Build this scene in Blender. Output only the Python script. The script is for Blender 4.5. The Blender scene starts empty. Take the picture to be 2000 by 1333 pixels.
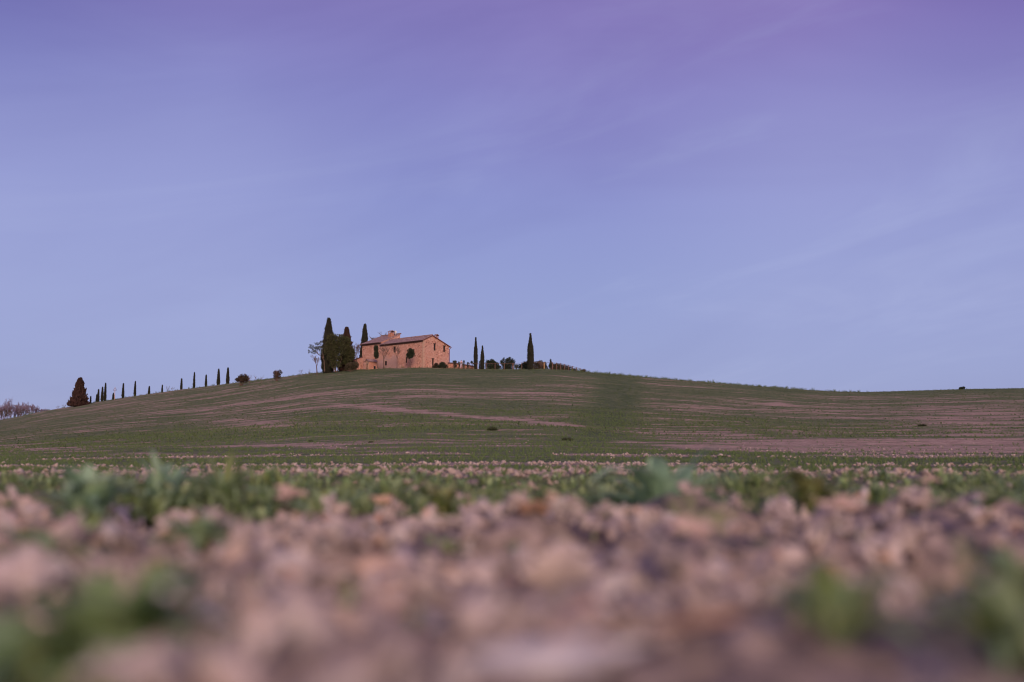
import bpy, bmesh, math, random
import numpy as np
from mathutils import Vector

# ------------------------------------------------------------------ camera, sky, sun, exposure
SC = bpy.context.scene
COL = SC.collection
F_PX = 1944.0            # 35 mm lens on a 36 mm sensor, in pixels of the 2000 px wide photograph
PITCH = math.atan((893 - 666.5) / F_PX)
CAM_H = 0.17
cam = bpy.data.cameras.new('camera'); camo = bpy.data.objects.new('camera', cam); COL.objects.link(camo)
camo.location = (0, 0, CAM_H); camo.rotation_euler = (math.pi / 2 + PITCH, 0, 0)
cam.lens = 35; cam.sensor_width = 36; cam.clip_start = 0.02; cam.clip_end = 5000
cam.dof.use_dof = True; cam.dof.focus_distance = 150; cam.dof.aperture_fstop = 1.3
SC.camera = camo
SC.view_settings.view_transform = 'Standard'; SC.view_settings.look = 'None'
SC.view_settings.exposure = 0; SC.view_settings.gamma = 1
SC.cycles.max_bounces = 4; SC.cycles.diffuse_bounces = 2; SC.cycles.glossy_bounces = 1
SC.cycles.transparent_max_bounces = 4; SC.cycles.use_denoising = True
SC.cycles.filter_width = 1.1

SUN_EL = math.radians(15); SUN_AZ = math.radians(171)     # azimuth clockwise from +Y: behind the camera, a little right

def srgb(r, g, b):
    f = lambda c: (c / 255 / 12.92) if c / 255 <= 0.04045 else ((c / 255 + 0.055) / 1.055) ** 2.4
    return (f(r), f(g), f(b), 1)

world = bpy.data.worlds.new('World'); SC.world = world; world.use_nodes = True
nt = world.node_tree; nt.nodes.clear(); L = nt.links
def wn(t, **k):
    n = nt.nodes.new(t)
    for a, v in k.items(): setattr(n, a, v)
    return n
def wmath(op, a, b=None, clamp=False):
    n = wn('ShaderNodeMath', operation=op); n.use_clamp = clamp
    for i, q in enumerate((a, b)):
        if q is None: continue
        if isinstance(q, (int, float)): n.inputs[i].default_value = q
        else: L.new(q, n.inputs[i])
    return n.outputs[0]
def wmix(kind, fac, a, b):
    n = wn('ShaderNodeMix', data_type='RGBA', blend_type=kind)
    for s, q in ((0, fac), (6, a), (7, b)):
        if isinstance(q, (int, float, tuple)): n.inputs[s].default_value = q
        else: L.new(q, n.inputs[s])
    return n.outputs[2]
tc = wn('ShaderNodeTexCoord'); sep = wn('ShaderNodeSeparateXYZ'); L.new(tc.outputs['Generated'], sep.inputs[0])
X, Y, Z = sep.outputs
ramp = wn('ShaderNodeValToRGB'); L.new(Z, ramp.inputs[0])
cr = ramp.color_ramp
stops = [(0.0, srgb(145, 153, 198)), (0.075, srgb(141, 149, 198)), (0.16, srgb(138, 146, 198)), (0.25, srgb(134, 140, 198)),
         (0.345, srgb(127, 127, 190)), (0.43, srgb(123, 112, 177)), (0.62, srgb(140, 126, 165)), (1.0, srgb(160, 148, 172))]  # top two stops, out of view, warmed to neutralise light on the ground
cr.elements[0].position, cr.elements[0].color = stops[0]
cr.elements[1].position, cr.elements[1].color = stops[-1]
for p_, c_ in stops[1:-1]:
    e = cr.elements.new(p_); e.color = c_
# thin high cloud, laid out on a plane overhead
zz = wmath('ADD', wmath('MAXIMUM', Z, 0.0), 0.28)
cmb = wn('ShaderNodeCombineXYZ'); L.new(wmath('DIVIDE', X, zz), cmb.inputs[0]); L.new(wmath('DIVIDE', Y, zz), cmb.inputs[1])
def cloud(rot, sx, sy, scale, detail, dist=0.6, rough=0.55, loc=(0, 0, 0)):
    m = wn('ShaderNodeMapping'); m.inputs['Rotation'].default_value = (0, 0, rot); m.inputs['Scale'].default_value = (sx, sy, 1); m.inputs['Location'].default_value = loc
    L.new(cmb.outputs[0], m.inputs[0])
    n = wn('ShaderNodeTexNoise'); n.inputs['Scale'].default_value = scale; n.inputs['Detail'].default_value = detail
    n.inputs['Distortion'].default_value = dist; n.inputs['Roughness'].default_value = rough
    L.new(m.outputs[0], n.inputs[0]); return n.outputs[0]
def wisp(tilt, sc, scale, detail, dist, loc=(0, 0, 0)):
    m = wn('ShaderNodeMapping', vector_type='TEXTURE') if False else wn('ShaderNodeMapping')
    r_ = wn('ShaderNodeVectorRotate', rotation_type='Y_AXIS'); r_.inputs['Angle'].default_value = tilt
    L.new(tc.outputs['Generated'], r_.inputs['Vector']); L.new(r_.outputs[0], m.inputs[0])
    m.inputs['Scale'].default_value = sc; m.inputs['Location'].default_value = loc
    n = wn('ShaderNodeTexNoise'); n.inputs['Scale'].default_value = scale; n.inputs['Detail'].default_value = detail
    n.inputs['Distortion'].default_value = dist; n.inputs['Roughness'].default_value = .58
    L.new(m.outputs[0], n.inputs[0]); return n.outputs[0]
def wrange(v, a, b, c, d):
    n = wn('ShaderNodeMapRange'); n.interpolation_type = 'SMOOTHSTEP'
    for i, q in enumerate((a, b, c, d)): n.inputs[i + 1].default_value = q
    L.new(v, n.inputs[0]); return n.outputs[0]
streak = wisp(math.radians(11), (1.0, 1.0, 5.0), 2.4, 5, 0.9, (2.3, 0, 1.55))
broad = wisp(math.radians(10), (1.0, 1.0, 3.0), 1.9, 4, 0.8, (3.1, 1.7, .4))
pink = cloud(0.9, 0.6, 0.6, 0.9, 2, 0.2, loc=(7.3, 0.4, 0))
high = wrange(Z, 0.17, 0.42, 0.0, 1.0)
rightw = wrange(X, -0.15, 0.28, 0.15, 1.0)
pinkf = wmath('MULTIPLY', wmath('MULTIPLY', wrange(pink, 0.38, 0.66, 0.2, 1.0), high), rightw)
c = wmix('MIX', wmath('MULTIPLY', pinkf, 0.62), ramp.outputs[0], srgb(150, 118, 184))
c = wmix('MIX', wmath('MULTIPLY', wrange(streak, 0.47, 0.76, 0.0, 1.0), wmath('MULTIPLY', wmath('MULTIPLY', wrange(Z, 0.12, 0.42, 1.0, 0.35), wrange(X, -0.2, 0.25, 0.4, 1.0)), 0.48)), c, srgb(168, 176, 216))
c = wmix('MULTIPLY', wmath('MULTIPLY', wrange(broad, 0.40, 0.66, 0.0, 1.0), 1.0), c, (0.91, 0.90, 0.94, 1))
# afterglow round the sunken sun (behind the camera)
sun_dir = (math.sin(SUN_AZ), math.cos(SUN_AZ), 0.12)
dt = wn('ShaderNodeVectorMath', operation='DOT_PRODUCT'); L.new(tc.outputs['Generated'], dt.inputs[0]); dt.inputs[1].default_value = sun_dir
side = wmath('MULTIPLY', wrange(wmath('ABSOLUTE', X), 0.06, 0.3, 0.0, 1.0), wmath('MULTIPLY', wrange(Z, 0.03, 0.16, 0.0, 1.0), wrange(Z, 0.26, 0.42, 1.0, 0.0)))
c = wmix('MIX', wmath('MULTIPLY', side, 0.30), c, srgb(164, 166, 212))
edge = wmath('MULTIPLY', wrange(wmath('ABSOLUTE', X), 0.25, 0.5, 0.0, 1.0), wrange(Z, 0.22, 0.5, 0.0, 1.0))
c = wmix('MULTIPLY', edge, c, (0.52, 0.52, 0.74, 1))  # lens vignette put into the sky colour at the upper corners
glow = wmath('POWER', wmath('MAXIMUM', dt.outputs['Value'], 0.0), 3.0)
c = wmix('ADD', glow, c, (0.55, 0.36, 0.24, 1))
sky = wn('ShaderNodeTexSky', sky_type='NISHITA'); sky.sun_disc = False
sky.sun_elevation = SUN_EL; sky.sun_rotation = SUN_AZ
nish = wmix('MULTIPLY', 1.0, sky.outputs[0], (0.012, 0.012, 0.012, 1))
c = wmix('ADD', 1.0, c, nish)
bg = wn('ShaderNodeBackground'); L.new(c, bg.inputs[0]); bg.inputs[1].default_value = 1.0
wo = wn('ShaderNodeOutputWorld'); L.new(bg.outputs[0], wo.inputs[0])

sl = bpy.data.lights.new('sun', 'SUN'); sl.energy = 2.3; sl.angle = math.radians(14); sl.color = (1.0, 0.74, 0.56)
slo = bpy.data.objects.new('sun', sl); COL.objects.link(slo)
sd = Vector((math.sin(SUN_AZ) * math.cos(SUN_EL), math.cos(SUN_AZ) * math.cos(SUN_EL), math.sin(SUN_EL)))
slo.rotation_euler = sd.to_track_quat('Z', 'Y').to_euler()

# ------------------------------------------------------------------ helpers
cp, sp = math.cos(PITCH), math.sin(PITCH)
def proj(x, y, z):
    z = z - CAM_H; F = y * cp + z * sp; U = -y * sp + z * cp
    return 1000 + F_PX * x / F, 666.5 - F_PX * U / F
def at(px, py, Yd):
    """world point seen at photo pixel (px, py) at distance Yd"""
    t = (666.5 - py) / F_PX; e = (t * cp + sp) / (cp - t * sp)
    z = Yd * e; F = Yd * cp + z * sp
    return np.array([(px - 1000) / F_PX * F, Yd, z + CAM_H])

def vnoise(x, y, seed=0):
    xi = np.floor(x).astype(np.int64); yi = np.floor(y).astype(np.int64); fx = x - xi; fy = y - yi
    def h(a, b):
        n = (a * 374761393 + b * 668265263 + seed * 1442695041) & 0x7fffffff
        n = ((n ^ (n >> 13)) * 1274126177) & 0x7fffffff
        n = ((n ^ (n >> 15)) * 2246822519) & 0x7fffffff
        return ((n ^ (n >> 16)) & 0xffffff) / float(0xffffff)
    fx = fx * fx * (3 - 2 * fx); fy = fy * fy * (3 - 2 * fy)
    return (h(xi, yi) * (1 - fx) + h(xi + 1, yi) * fx) * (1 - fy) + (h(xi, yi + 1) * (1 - fx) + h(xi + 1, yi + 1) * fx) * fy
def fbm(x, y, o=4, seed=0, gain=0.5):
    x = np.asarray(x, float); y = np.asarray(y, float); s = 0; a = 1; t = 0
    for i in range(o):
        s = s + a * vnoise(x * 2 ** i, y * 2 ** i, seed + i * 17); t += a; a *= gain
    return s / t
def sm(x, a, b):
    t = np.clip((np.asarray(x, float) - a) / (b - a), 0, 1); return t * t * (3 - 2 * t)

def prop(o, label=None, cat=None, group=None, kind=None):
    if label: o['label'] = label
    if cat: o['category'] = cat
    if group: o['group'] = group
    if kind: o['kind'] = kind
    return o
def mesh(name, V, Fc, mat, parent=None, smooth=False, loc=None):
    """V (n,3); Fc: (m,k) array or list of lists"""
    me = bpy.data.meshes.new(name); V = np.asarray(V, np.float32)
    if isinstance(Fc, np.ndarray):
        m, k = Fc.shape
        me.vertices.add(len(V)); me.vertices.foreach_set('co', V.ravel())
        me.loops.add(m * k); me.loops.foreach_set('vertex_index', Fc.astype(np.int32).ravel())
        me.polygons.add(m); me.polygons.foreach_set('loop_start', np.arange(0, m * k, k, dtype=np.int32))
        me.polygons.foreach_set('loop_total', np.full(m, k, np.int32))
        me.update(calc_edges=True); me.validate()
    else:
        me.from_pydata([tuple(v) for v in V.tolist()], [], Fc); me.update()
    me.materials.append(mat)
    if smooth: me.polygons.foreach_set('use_smooth', np.ones(len(me.polygons), bool))
    o = bpy.data.objects.new(name, me); COL.objects.link(o)
    if parent: o.parent = parent
    if loc is not None: o.location = loc
    return o
def empty(name, loc, label, cat, group=None, rz=0):
    o = bpy.data.objects.new(name, None); COL.objects.link(o); o.location = tuple(loc); o.rotation_euler = (0, 0, rz)
    o.empty_display_size = 0.2
    return prop(o, label, cat, group)

class MB:
    """collects shapes into one mesh"""
    def __init__(s): s.V = []; s.F = []; s.n = 0
    def add(s, V, F):
        V = np.asarray(V, float)
        s.F += [[i + s.n for i in f] for f in F]; s.V.append(V); s.n += len(V)
    def box(s, x0, x1, y0, y1, z0, z1):
        V = [(x, y, z) for z in (z0, z1) for y in (y0, y1) for x in (x0, x1)]
        s.add(V, [(0, 2, 3, 1), (4, 5, 7, 6), (0, 1, 5, 4), (2, 6, 7, 3), (0, 4, 6, 2), (1, 3, 7, 5)])
    def tube(s, P, R, n=6, cap=True):
        P = np.asarray(P, float); k = len(P)
        R = np.full(k, R) if np.isscalar(R) else np.asarray(R, float)
        T = np.gradient(P, axis=0); T /= np.linalg.norm(T, axis=1)[:, None] + 1e-9
        up = np.array([0, 0, 1.]) if abs(T[0, 2]) < .9 else np.array([1., 0, 0])
        A = np.cross(T, up); A /= np.linalg.norm(A, axis=1)[:, None] + 1e-9; B = np.cross(T, A)
        th = np.arange(n) * 2 * math.pi / n
        V = P[:, None] + R[:, None, None] * (np.cos(th)[None, :, None] * A[:, None] + np.sin(th)[None, :, None] * B[:, None])
        F = [(i * n + j, i * n + (j + 1) % n, (i + 1) * n + (j + 1) % n, (i + 1) * n + j) for i in range(k - 1) for j in range(n)]
        if cap: F += [list(range(n))[::-1], [(k - 1) * n + j for j in range(n)]]
        s.add(V.reshape(-1, 3), F)
    def build(s, name, mat, parent=None, smooth=False):
        return mesh(name, np.concatenate(s.V), s.F, mat, parent, smooth)

# ------------------------------------------------------------------ materials
def new_mat(name):
    m = bpy.data.materials.new(name); m.use_nodes = True
    return m, m.node_tree, m.node_tree.nodes['Principled BSDF']
def mapr(t, v, a, b, c_=0., d=1.):
    n = t.nodes.new('ShaderNodeMapRange')
    for i, q in enumerate((a, b, c_, d)): n.inputs[i + 1].default_value = q
    t.links.new(v, n.inputs[0]); return n.outputs[0]
def tnoise(t, co, scale, detail=3, rough=0.55, sc=None, dist=0):
    if sc:
        m = t.nodes.new('ShaderNodeMapping'); m.inputs['Scale'].default_value = sc; t.links.new(co, m.inputs[0]); co = m.outputs[0]
    n = t.nodes.new('ShaderNodeTexNoise'); n.inputs['Scale'].default_value = scale; n.inputs['Detail'].default_value = detail
    n.inputs['Roughness'].default_value = rough; n.inputs['Distortion'].default_value = dist
    t.links.new(co, n.inputs[0]); return n.outputs[0]
def tmix(t, fac, a, b, kind='MIX'):
    n = t.nodes.new('ShaderNodeMix'); n.data_type = 'RGBA'; n.blend_type = kind
    for s, q in ((0, fac), (6, a), (7, b)):
        if isinstance(q, (int, float)): n.inputs[s].default_value = q
        elif isinstance(q, tuple): n.inputs[s].default_value = q if len(q) == 4 else (*q, 1)
        else: t.links.new(q, n.inputs[s])
    return n.outputs[2]
def co_obj(t): return t.nodes.new('ShaderNodeTexCoord').outputs['Object']
def bump(t, b, h, strength, dist):
    n = t.nodes.new('ShaderNodeBump'); n.inputs['Strength'].default_value = strength; n.inputs['Distance'].default_value = dist
    t.links.new(h, n.inputs['Height']); t.links.new(n.outputs[0], b.inputs['Normal'])
def mottled(name, c1, c2, scale, rough=0.9, detail=4, c3=None, s3=None, bmp=None, lo=.35, hi=.65):
    m, t, b = new_mat(name); co = co_obj(t); n1 = tnoise(t, co, scale, detail)
    c = tmix(t, mapr(t, n1, lo, hi), c1, c2)
    if c3: c = tmix(t, mapr(t, tnoise(t, co, s3, 2), .5, .68), c, c3)
    t.links.new(c, b.inputs['Base Color']); b.inputs['Roughness'].default_value = rough; b.inputs['Specular IOR Level'].default_value = 0.2
    if bmp: bump(t, b, n1, .6, bmp)
    return m
def island_mat(name, cols, rough=.8, nscale=None, ncol=None, trans=0):
    """colour varies from one loose piece (clod, leaf, blade) to the next"""
    m, t, b = new_mat(name); g = t.nodes.new('ShaderNodeNewGeometry')
    r = t.nodes.new('ShaderNodeValToRGB'); t.links.new(g.outputs['Random Per Island'], r.inputs[0])
    e = r.color_ramp.elements; e[0].color = (*cols[0], 1); e[1].color = (*cols[-1], 1)
    for i, c_ in enumerate(cols[1:-1]): r.color_ramp.elements.new((i + 1) / (len(cols) - 1)).color = (*c_, 1)
    c = r.outputs[0]
    if nscale: c = tmix(t, mapr(t, tnoise(t, co_obj(t), nscale, 4), .4, .65), c, ncol)
    t.links.new(c, b.inputs['Base Color']); b.inputs['Roughness'].default_value = rough; b.inputs['Specular IOR Level'].default_value = 0.25
    if trans:
        tr = t.nodes.new('ShaderNodeBsdfTranslucent'); t.links.new(c, tr.inputs[0])
        mx = t.nodes.new('ShaderNodeMixShader'); mx.inputs[0].default_value = trans
        t.links.new(b.outputs[0], mx.inputs[1]); t.links.new(tr.outputs[0], mx.inputs[2])
        t.links.new(mx.outputs[0], t.nodes['Material Output'].inputs[0])
    return m
SOIL_A = (0.50, 0.405, 0.37); SOIL_B = (0.30, 0.235, 0.215); SOIL_C = (0.66, 0.56, 0.52)
M = {}
M['clod'] = island_mat('dry_soil_clod', [(0.30, .23, .21), (0.53, .43, .40), (0.57, .45, .43), (0.68, .58, .55), (0.44, .25, .16), (0.62, .50, .46), (0.12, .095, .09), (0.52, .48, .49), (0.64, .52, .49), (0.42, .30, .24)], .95, 14, (0.34, 0.27, 0.255))
M['far_clod'] = island_mat('far_soil_clod', [SOIL_B, (.38, .29, .25), SOIL_A, (0.34, .25, .21)], .95)
M['blade'] = island_mat('young_grass', [(0.10, .16, .05), (0.14, .20, .07), (0.17, .22, .085), (0.11, .18, .06)], .6, trans=.25)
M['tussock'] = island_mat('dark_tussock_grass', [(0.035, .05, .025), (0.07, .085, .04), (0.05, .055, .035)], .8)
M['hill_blade'] = island_mat('hillside_crop', [(0.045, .075, .03), (0.10, .14, .06), (0.14, .165, .08), (0.06, .095, .04)], .8)
M['leaf'] = island_mat('weed_leaf', [(0.20, .30, .12), (0.33, .44, .18), (0.46, .56, .27), (0.26, .39, .22), (0.40, .45, .18), (0.12, .17, .08)], .5, trans=.38)
M['leaf_blue'] = island_mat('blue_green_leaf', [(0.26, .42, .27), (0.40, .56, .35), (0.50, .64, .40)], .5, trans=.38)
M['leaf_deep'] = island_mat('deep_green_leaf', [(0.10, .16, .07), (0.22, .34, .12), (0.34, .46, .18), (0.14, .22, .12), (0.26, .32, .12)], .5, trans=.38)
M['leaf_yellow'] = island_mat('yellow_green_leaf', [(0.26, .30, .10), (0.36, .35, .16), (0.18, .30, .08)], .5, trans=.3)
M['straw'] = island_mat('dry_straw', [(0.45, .34, .24), (0.36, .27, .2), (0.5, .4, .3)], .8)
M['pebble'] = mottled('pale_stone', (0.68, .62, .62, 1), (0.52, .48, .49, 1), 30)
M['pebble_white'] = mottled('white_pebble', (0.72, .70, .74, 1), (0.6, .57, .6, 1), 40)
M['clod_orange'] = mottled('orange_clay', (0.46, .27, .17, 1), (0.26, .16, .12, 1), 18, bmp=.01)
M['clod_pink'] = mottled('pink_clay', (0.56, .41, .37, 1), (0.42, .29, .26, 1), 18, bmp=.01)
M['cypress'] = island_mat('cypress_foliage', [(0.022, .027, .020), (0.038, .042, .028), (0.030, .026, .022), (0.055, .045, .034)], .9)
M['cypress_brown'] = island_mat('browned_cypress_foliage', [(0.05, .024, .022), (0.07, .035, .03), (0.04, .026, .02)], .9)
M['dark_leaf'] = island_mat('dark_evergreen_leaf', [(0.025, .033, .02), (0.04, .05, .025), (0.03, .036, .03)], .8)
M['green_leaf'] = island_mat('ivy_green_leaf', [(0.045, .055, .022), (0.075, .08, .03), (0.055, .06, .03), (0.06, .045, .03)], .8)
M['olive_leaf'] = island_mat('grey_olive_leaf', [(0.07, .09, .07), (0.10, .11, .09), (0.06, .07, .06)], .7)
M['red_leaf'] = island_mat('red_brown_leaf', [(0.09, .042, .035), (0.06, .04, .025), (0.045, .045, .025)], .8)
M['bush_leaf'] = island_mat('brown_green_leaf', [(0.075, .06, .035), (0.05, .05, .03), (0.12, .075, .055)], .8)
M['bark'] = mottled('brown_bark', (0.10, .065, .05, 1), (0.16, .11, .09, 1), 6)
M['twig'] = mottled('bare_twig', (0.12, .075, .065, 1), (0.17, .11, .09, 1), 3)
M['twig_purple'] = mottled('purple_brown_twig', (0.16, .11, .15, 1), (0.22, .16, .22, 1), .6)  # purple of bare twigs, with distance haze put in as a lighter tone

# field: green crop with bare strips, from the 'growth' attribute computed on the sheet plus fine noise
m, t, b = new_mat('field_soil_and_crop'); co = co_obj(t)
at_ = t.nodes.new('ShaderNodeAttribute'); at_.attribute_name = 'growth'
n1 = tnoise(t, co, .55, 5, .75, sc=(1, .32, 1)); n2 = tnoise(t, co, 3.0, 4, .75, sc=(1, .4, 1)); n3 = tnoise(t, co, .05, 3)
n4 = tnoise(t, co, .6, 4, .75, sc=(.12, 1, 1))
def tm(op, a, b_):
    n = t.nodes.new('ShaderNodeMath'); n.operation = op
    for i, q in enumerate((a, b_)):
        if isinstance(q, (int, float)): n.inputs[i].default_value = q
        else: t.links.new(q, n.inputs[i])
    return n.outputs[0]
nn = tm('ADD', tm('MULTIPLY', n1, .55), tm('MULTIPLY', n2, .45))
g = tm('ADD', at_.outputs['Fac'], tm('MULTIPLY', tm('SUBTRACT', nn, .5), 2.6))
g = tm('ADD', g, tm('MULTIPLY', tm('SUBTRACT', n4, .5), 2.6))
n5 = tnoise(t, co, 1.0, 3, .7, sc=(.06, .8, 1)); g = tm('ADD', g, tm('MULTIPLY', tm('SUBTRACT', n5, .5), 1.6))
g = tm('ADD', g, tm('MULTIPLY', tm('SUBTRACT', n2, .5), 1.2))
mask = mapr(t, g, .25, .60)
green = tmix(t, mapr(t, n2, .35, .65), (0.052, .080, .033), (0.175, .205, .092))
green = tmix(t, mapr(t, at_.outputs['Fac'], 1.0, 1.4, 0, .55), green, (0.058, .088, .036))
green = tmix(t, mapr(t, n1, .45, .75, 0, .8), green, (0.185, .19, .10))
soil = tmix(t, mapr(t, n2, .3, .7), (0.24, .165, .125), (0.54, .385, .31))
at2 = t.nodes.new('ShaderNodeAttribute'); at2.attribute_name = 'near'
soil2 = tmix(t, mapr(t, tnoise(t, co, 14, 4), .35, .7), (0.15, .115, .105), (0.40, .31, .28))  # darkened ground colour stands in for shade in the gaps between clods
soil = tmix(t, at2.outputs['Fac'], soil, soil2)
t.links.new(tmix(t, mask, soil, green), b.inputs['Base Color']); b.inputs['Roughness'].default_value = .95; b.inputs['Specular IOR Level'].default_value = .1
bump(t, b, n2, .8, .12)
M['field'] = m

# ------------------------------------------------------------------ terrain
CREST = np.array([(-600, 850), (-300, 842), (0, 820), (35, 813), (80, 803), (140, 792.5), (240, 776), (300, 767), (400, 754.5), (500, 741.5), (560, 734.5),
                  (600, 728.5), (640, 725), (680, 722), (720, 719.5), (780, 717.5), (840, 716.5), (900, 719.3), (960, 720.3), (1010, 720.3), (1060, 719.7),
                  (1100, 721.5), (1150, 726), (1200, 730.5), (1275, 737), (1350, 743), (1430, 749.5), (1500, 755), (1580, 761), (1640, 764), (1700, 764.5),
                  (1780, 762.5), (1880, 759), (2000, 757), (2300, 750), (2600, 760)], float)
cu = (CREST[:, 0] - 1000) / F_PX; tt = (666.5 - CREST[:, 1]) / F_PX
cE = (tt * cp + sp) / (cp - tt * sp); cU = cu * (cp + cE * sp)
_uu = np.linspace(-1.2, 1.2, 1201); _ee = np.interp(_uu, cU, cE)
_k = np.exp(-np.linspace(-2, 2, 13) ** 2); _k /= _k.sum()
_ee = np.convolve(np.pad(_ee, 6, 'edge'), _k, 'valid')
_yy = np.interp(_uu, [-1.2, -.52, -.3, -.2, -.1, 0.05, .2, .5, 1.2], [300, 265, 245, 222, 211, 209, 205, 200, 190])
def crest_y(u): return np.interp(u, _uu, _yy)
def terr(x, y):
    """height of the ground"""
    x = np.asarray(x, float); y = np.asarray(y, float)
    ys = np.maximum(y, 1.0); u = np.clip(x / ys, -1.2, 1.2)
    yc = crest_y(u); E = np.interp(u, _uu, _ee)
    s = np.clip((ys / yc - .07) / .93, 0, None)
    A = np.sin(np.minimum(s, 2.6) * math.pi / 2)
    A = np.where(s > 1, np.maximum(A, -0.25), A)
    A = np.where(s < 1, A * (1 - .12 * np.sin(np.clip(s, 0, 1) * math.pi)), A)
    z = ys * E * A
    side = sm(np.abs(x) / ys, .9, 1.2)
    z = z * (1 - side * .6) * sm(y, 8, 22)
    r = np.hypot(x, y)
    z = z + .012 * np.exp(-((r - 2.15 - .25 * np.sin(x * 2.1)) / .65) ** 2) + .012 * np.exp(-((r - 9.5) / 1.6) ** 2)
    z = z + (fbm(x / 9, y / 9, 3, 5) - .5) * .5 * sm(r, 12, 70) * (1 - .7 * sm(r, 120, 180)) + (fbm(x / 1.4, y / 1.4, 3, 8) - .5) * .035 * sm(r, .8, 3)
    return z
def worley(x, y, seed=0):
    xi = np.floor(x); yi = np.floor(y); d = np.full(x.shape, 9.)
    for dx in (-1, 0, 1):
        for dy in (-1, 0, 1):
            a = (xi + dx); b_ = (yi + dy)
            jx = vnoise(a * 7.13 + .5, b_ * 3.71 + .5, seed); jy = vnoise(a * 5.37 + .5, b_ * 9.13 + .5, seed + 1)
            d = np.minimum(d, (x - a - jx) ** 2 + (y - b_ - jy) ** 2)
    return np.sqrt(d)

def growth(x, y):
    """how dense the young crop stands: 1 closed, 0 bare soil"""
    z = terr(x, y); ys = np.maximum(y, 1)
    px, py = proj(x, ys, z)
    v = y + .10 * x
    base = .70 + (fbm(x / 60 + 3, v / 14, 3, 21) - .5) * .5 + .04
    st = fbm(x / 13, v / 2.6, 4, 33); st2 = fbm(x / 34, v / 3.4, 3, 44)
    st3 = fbm(x / 6, v / .9, 3, 51)
    g = base + (st - .5) * .6 + (st2 - .5) * .5 + (st3 - .5) * 1.3
    R = np.hypot(x, y)
    def ribbon(pts, w, k):       # a worn strip across the slope
        nonlocal g
        P = np.array(pts, float); c_ = np.interp(px, P[:, 0], P[:, 1])
        edge = sm(px, P[0, 0] - 30, P[0, 0] + 30) * (1 - sm(px, P[-1, 0] - 60, P[-1, 0] + 60))
        wob = (fbm(x / 7, v / 3, 3, 60) - .5) * 5
        g = g - k * edge * np.exp(-((py - c_ + wob) / w) ** 2) * (.35 + 1.3 * fbm(x / 9, v / 1.3, 3, 61))
    def patch(cx, cy, rx, ry, k):
        nonlocal g
        d = ((px - cx) / rx) ** 2 + ((py - cy) / ry) ** 2
        g = g - k * np.exp(-d * 1.2) * (.1 + 1.8 * fbm(x / 14, v / 1.4, 3, 71))
    ribbon([(640, 790), (760, 800), (900, 812), (1040, 824), (1160, 836), (1260, 845), (1360, 847), (1470, 850)], 3.6, .7)
    ribbon([(480, 870), (640, 872), (800, 886), (960, 899), (1100, 903)], 4, .4)
    ribbon([(10, 876), (160, 879), (330, 888), (420, 893)], 3, .35)
    ribbon([(1180, 857), (1300, 872), (1500, 884), (1800, 892), (2000, 900)], 3, .4)
    patch(500, 826, 110, 9, .5); patch(960, 766, 140, 14, .3); patch(1770, 884, 300, 26, .7); patch(1930, 850, 170, 60, .3); patch(1560, 868, 160, 9, .4)
    patch(1500, 870, 220, 12, .4); patch(1520, 789, 26, 5, .7); patch(1400, 800, 180, 10, .3); patch(380, 800, 260, 16, .22)
    patch(740, 795, 60, 8, .4); patch(1850, 810, 250, 30, .18); patch(620, 770, 150, 12, .25)
    patch(1205, 770, 40, 52, -1.1); patch(1180, 815, 50, 28, -.9); patch(1150, 848, 70, 14, -.6); patch(1130, 870, 90, 9, -.4); patch(850, 835, 180, 10, -.35); patch(1350, 905, 260, 12, -.35)
    patch(250, 850, 180, 10, -.3); patch(1900, 762, 300, 9, -.4); patch(1450, 765, 200, 12, -.3); patch(640, 840, 120, 8, -.4)
    patch(820, 745, 260, 14, -.2)
    g = g + .35 * (1 - sm(np.abs(py - 726 - np.maximum(px - 1100, 0) * .045), 0, 10)) * (px < 1700)   # grass verge by the house
    near = np.where(R < 32, 1, 0)
    rows = .5 + .5 * np.sin((y + .06 * x + (fbm(x / 5, y / 3, 2, 90) - .5) * 3) * 2 * math.pi / 9.5 + 2.6)
    gn = .95 - 1.1 * (rows > .80) * (fbm(x / 2.5, y / 2, 2, 91) > .42)
    w = sm(R, 24, 42)
    gn = np.where((R < 11.0), .05 + .5 * fbm(x / .9, y / .5, 3, 93), gn); gn = np.where((R < 8.6 + 1.2 * (fbm(x / 1.5, y / 3, 2, 94) - .5)) & (R > 3.2), .45 + .6 * fbm(x / .8, y / .6, 3, 95), gn)
    g = gn * (1 - w) + g * w
    g = np.where(R < 3.2, .05, g)
    return np.clip(g, -.3, 1.4)

def near_relief(x, y):
    r = np.hypot(x, y); k = 1 - sm(r, 6, 14)
    w1 = worley(x / .12, y / .12, 3); w2 = worley(x / .045, y / .045, 9)
    rid = 0
    for o_, (f_, a_) in enumerate(((.24, .07), (.11, .034), (.045, .013))):
        rid = rid + (np.abs(fbm(x / f_ + 5 * o_, y / f_, 2, 30 + o_) - .5) * 2) * a_
    h = (.5 - np.minimum(w1, .9)) * .035 + (.45 - np.minimum(w2, .8)) * .018 + rid - .012
    h += (fbm(x / .4, y / .4, 2, 14) - .5) * .10 - .12 * sm(fbm(x / .3 + 3, y / .3, 2, 19), .52, .68) * sm(r, .5, .9)
    return (h - .038) * k * sm(r, .0, .25)

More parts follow.
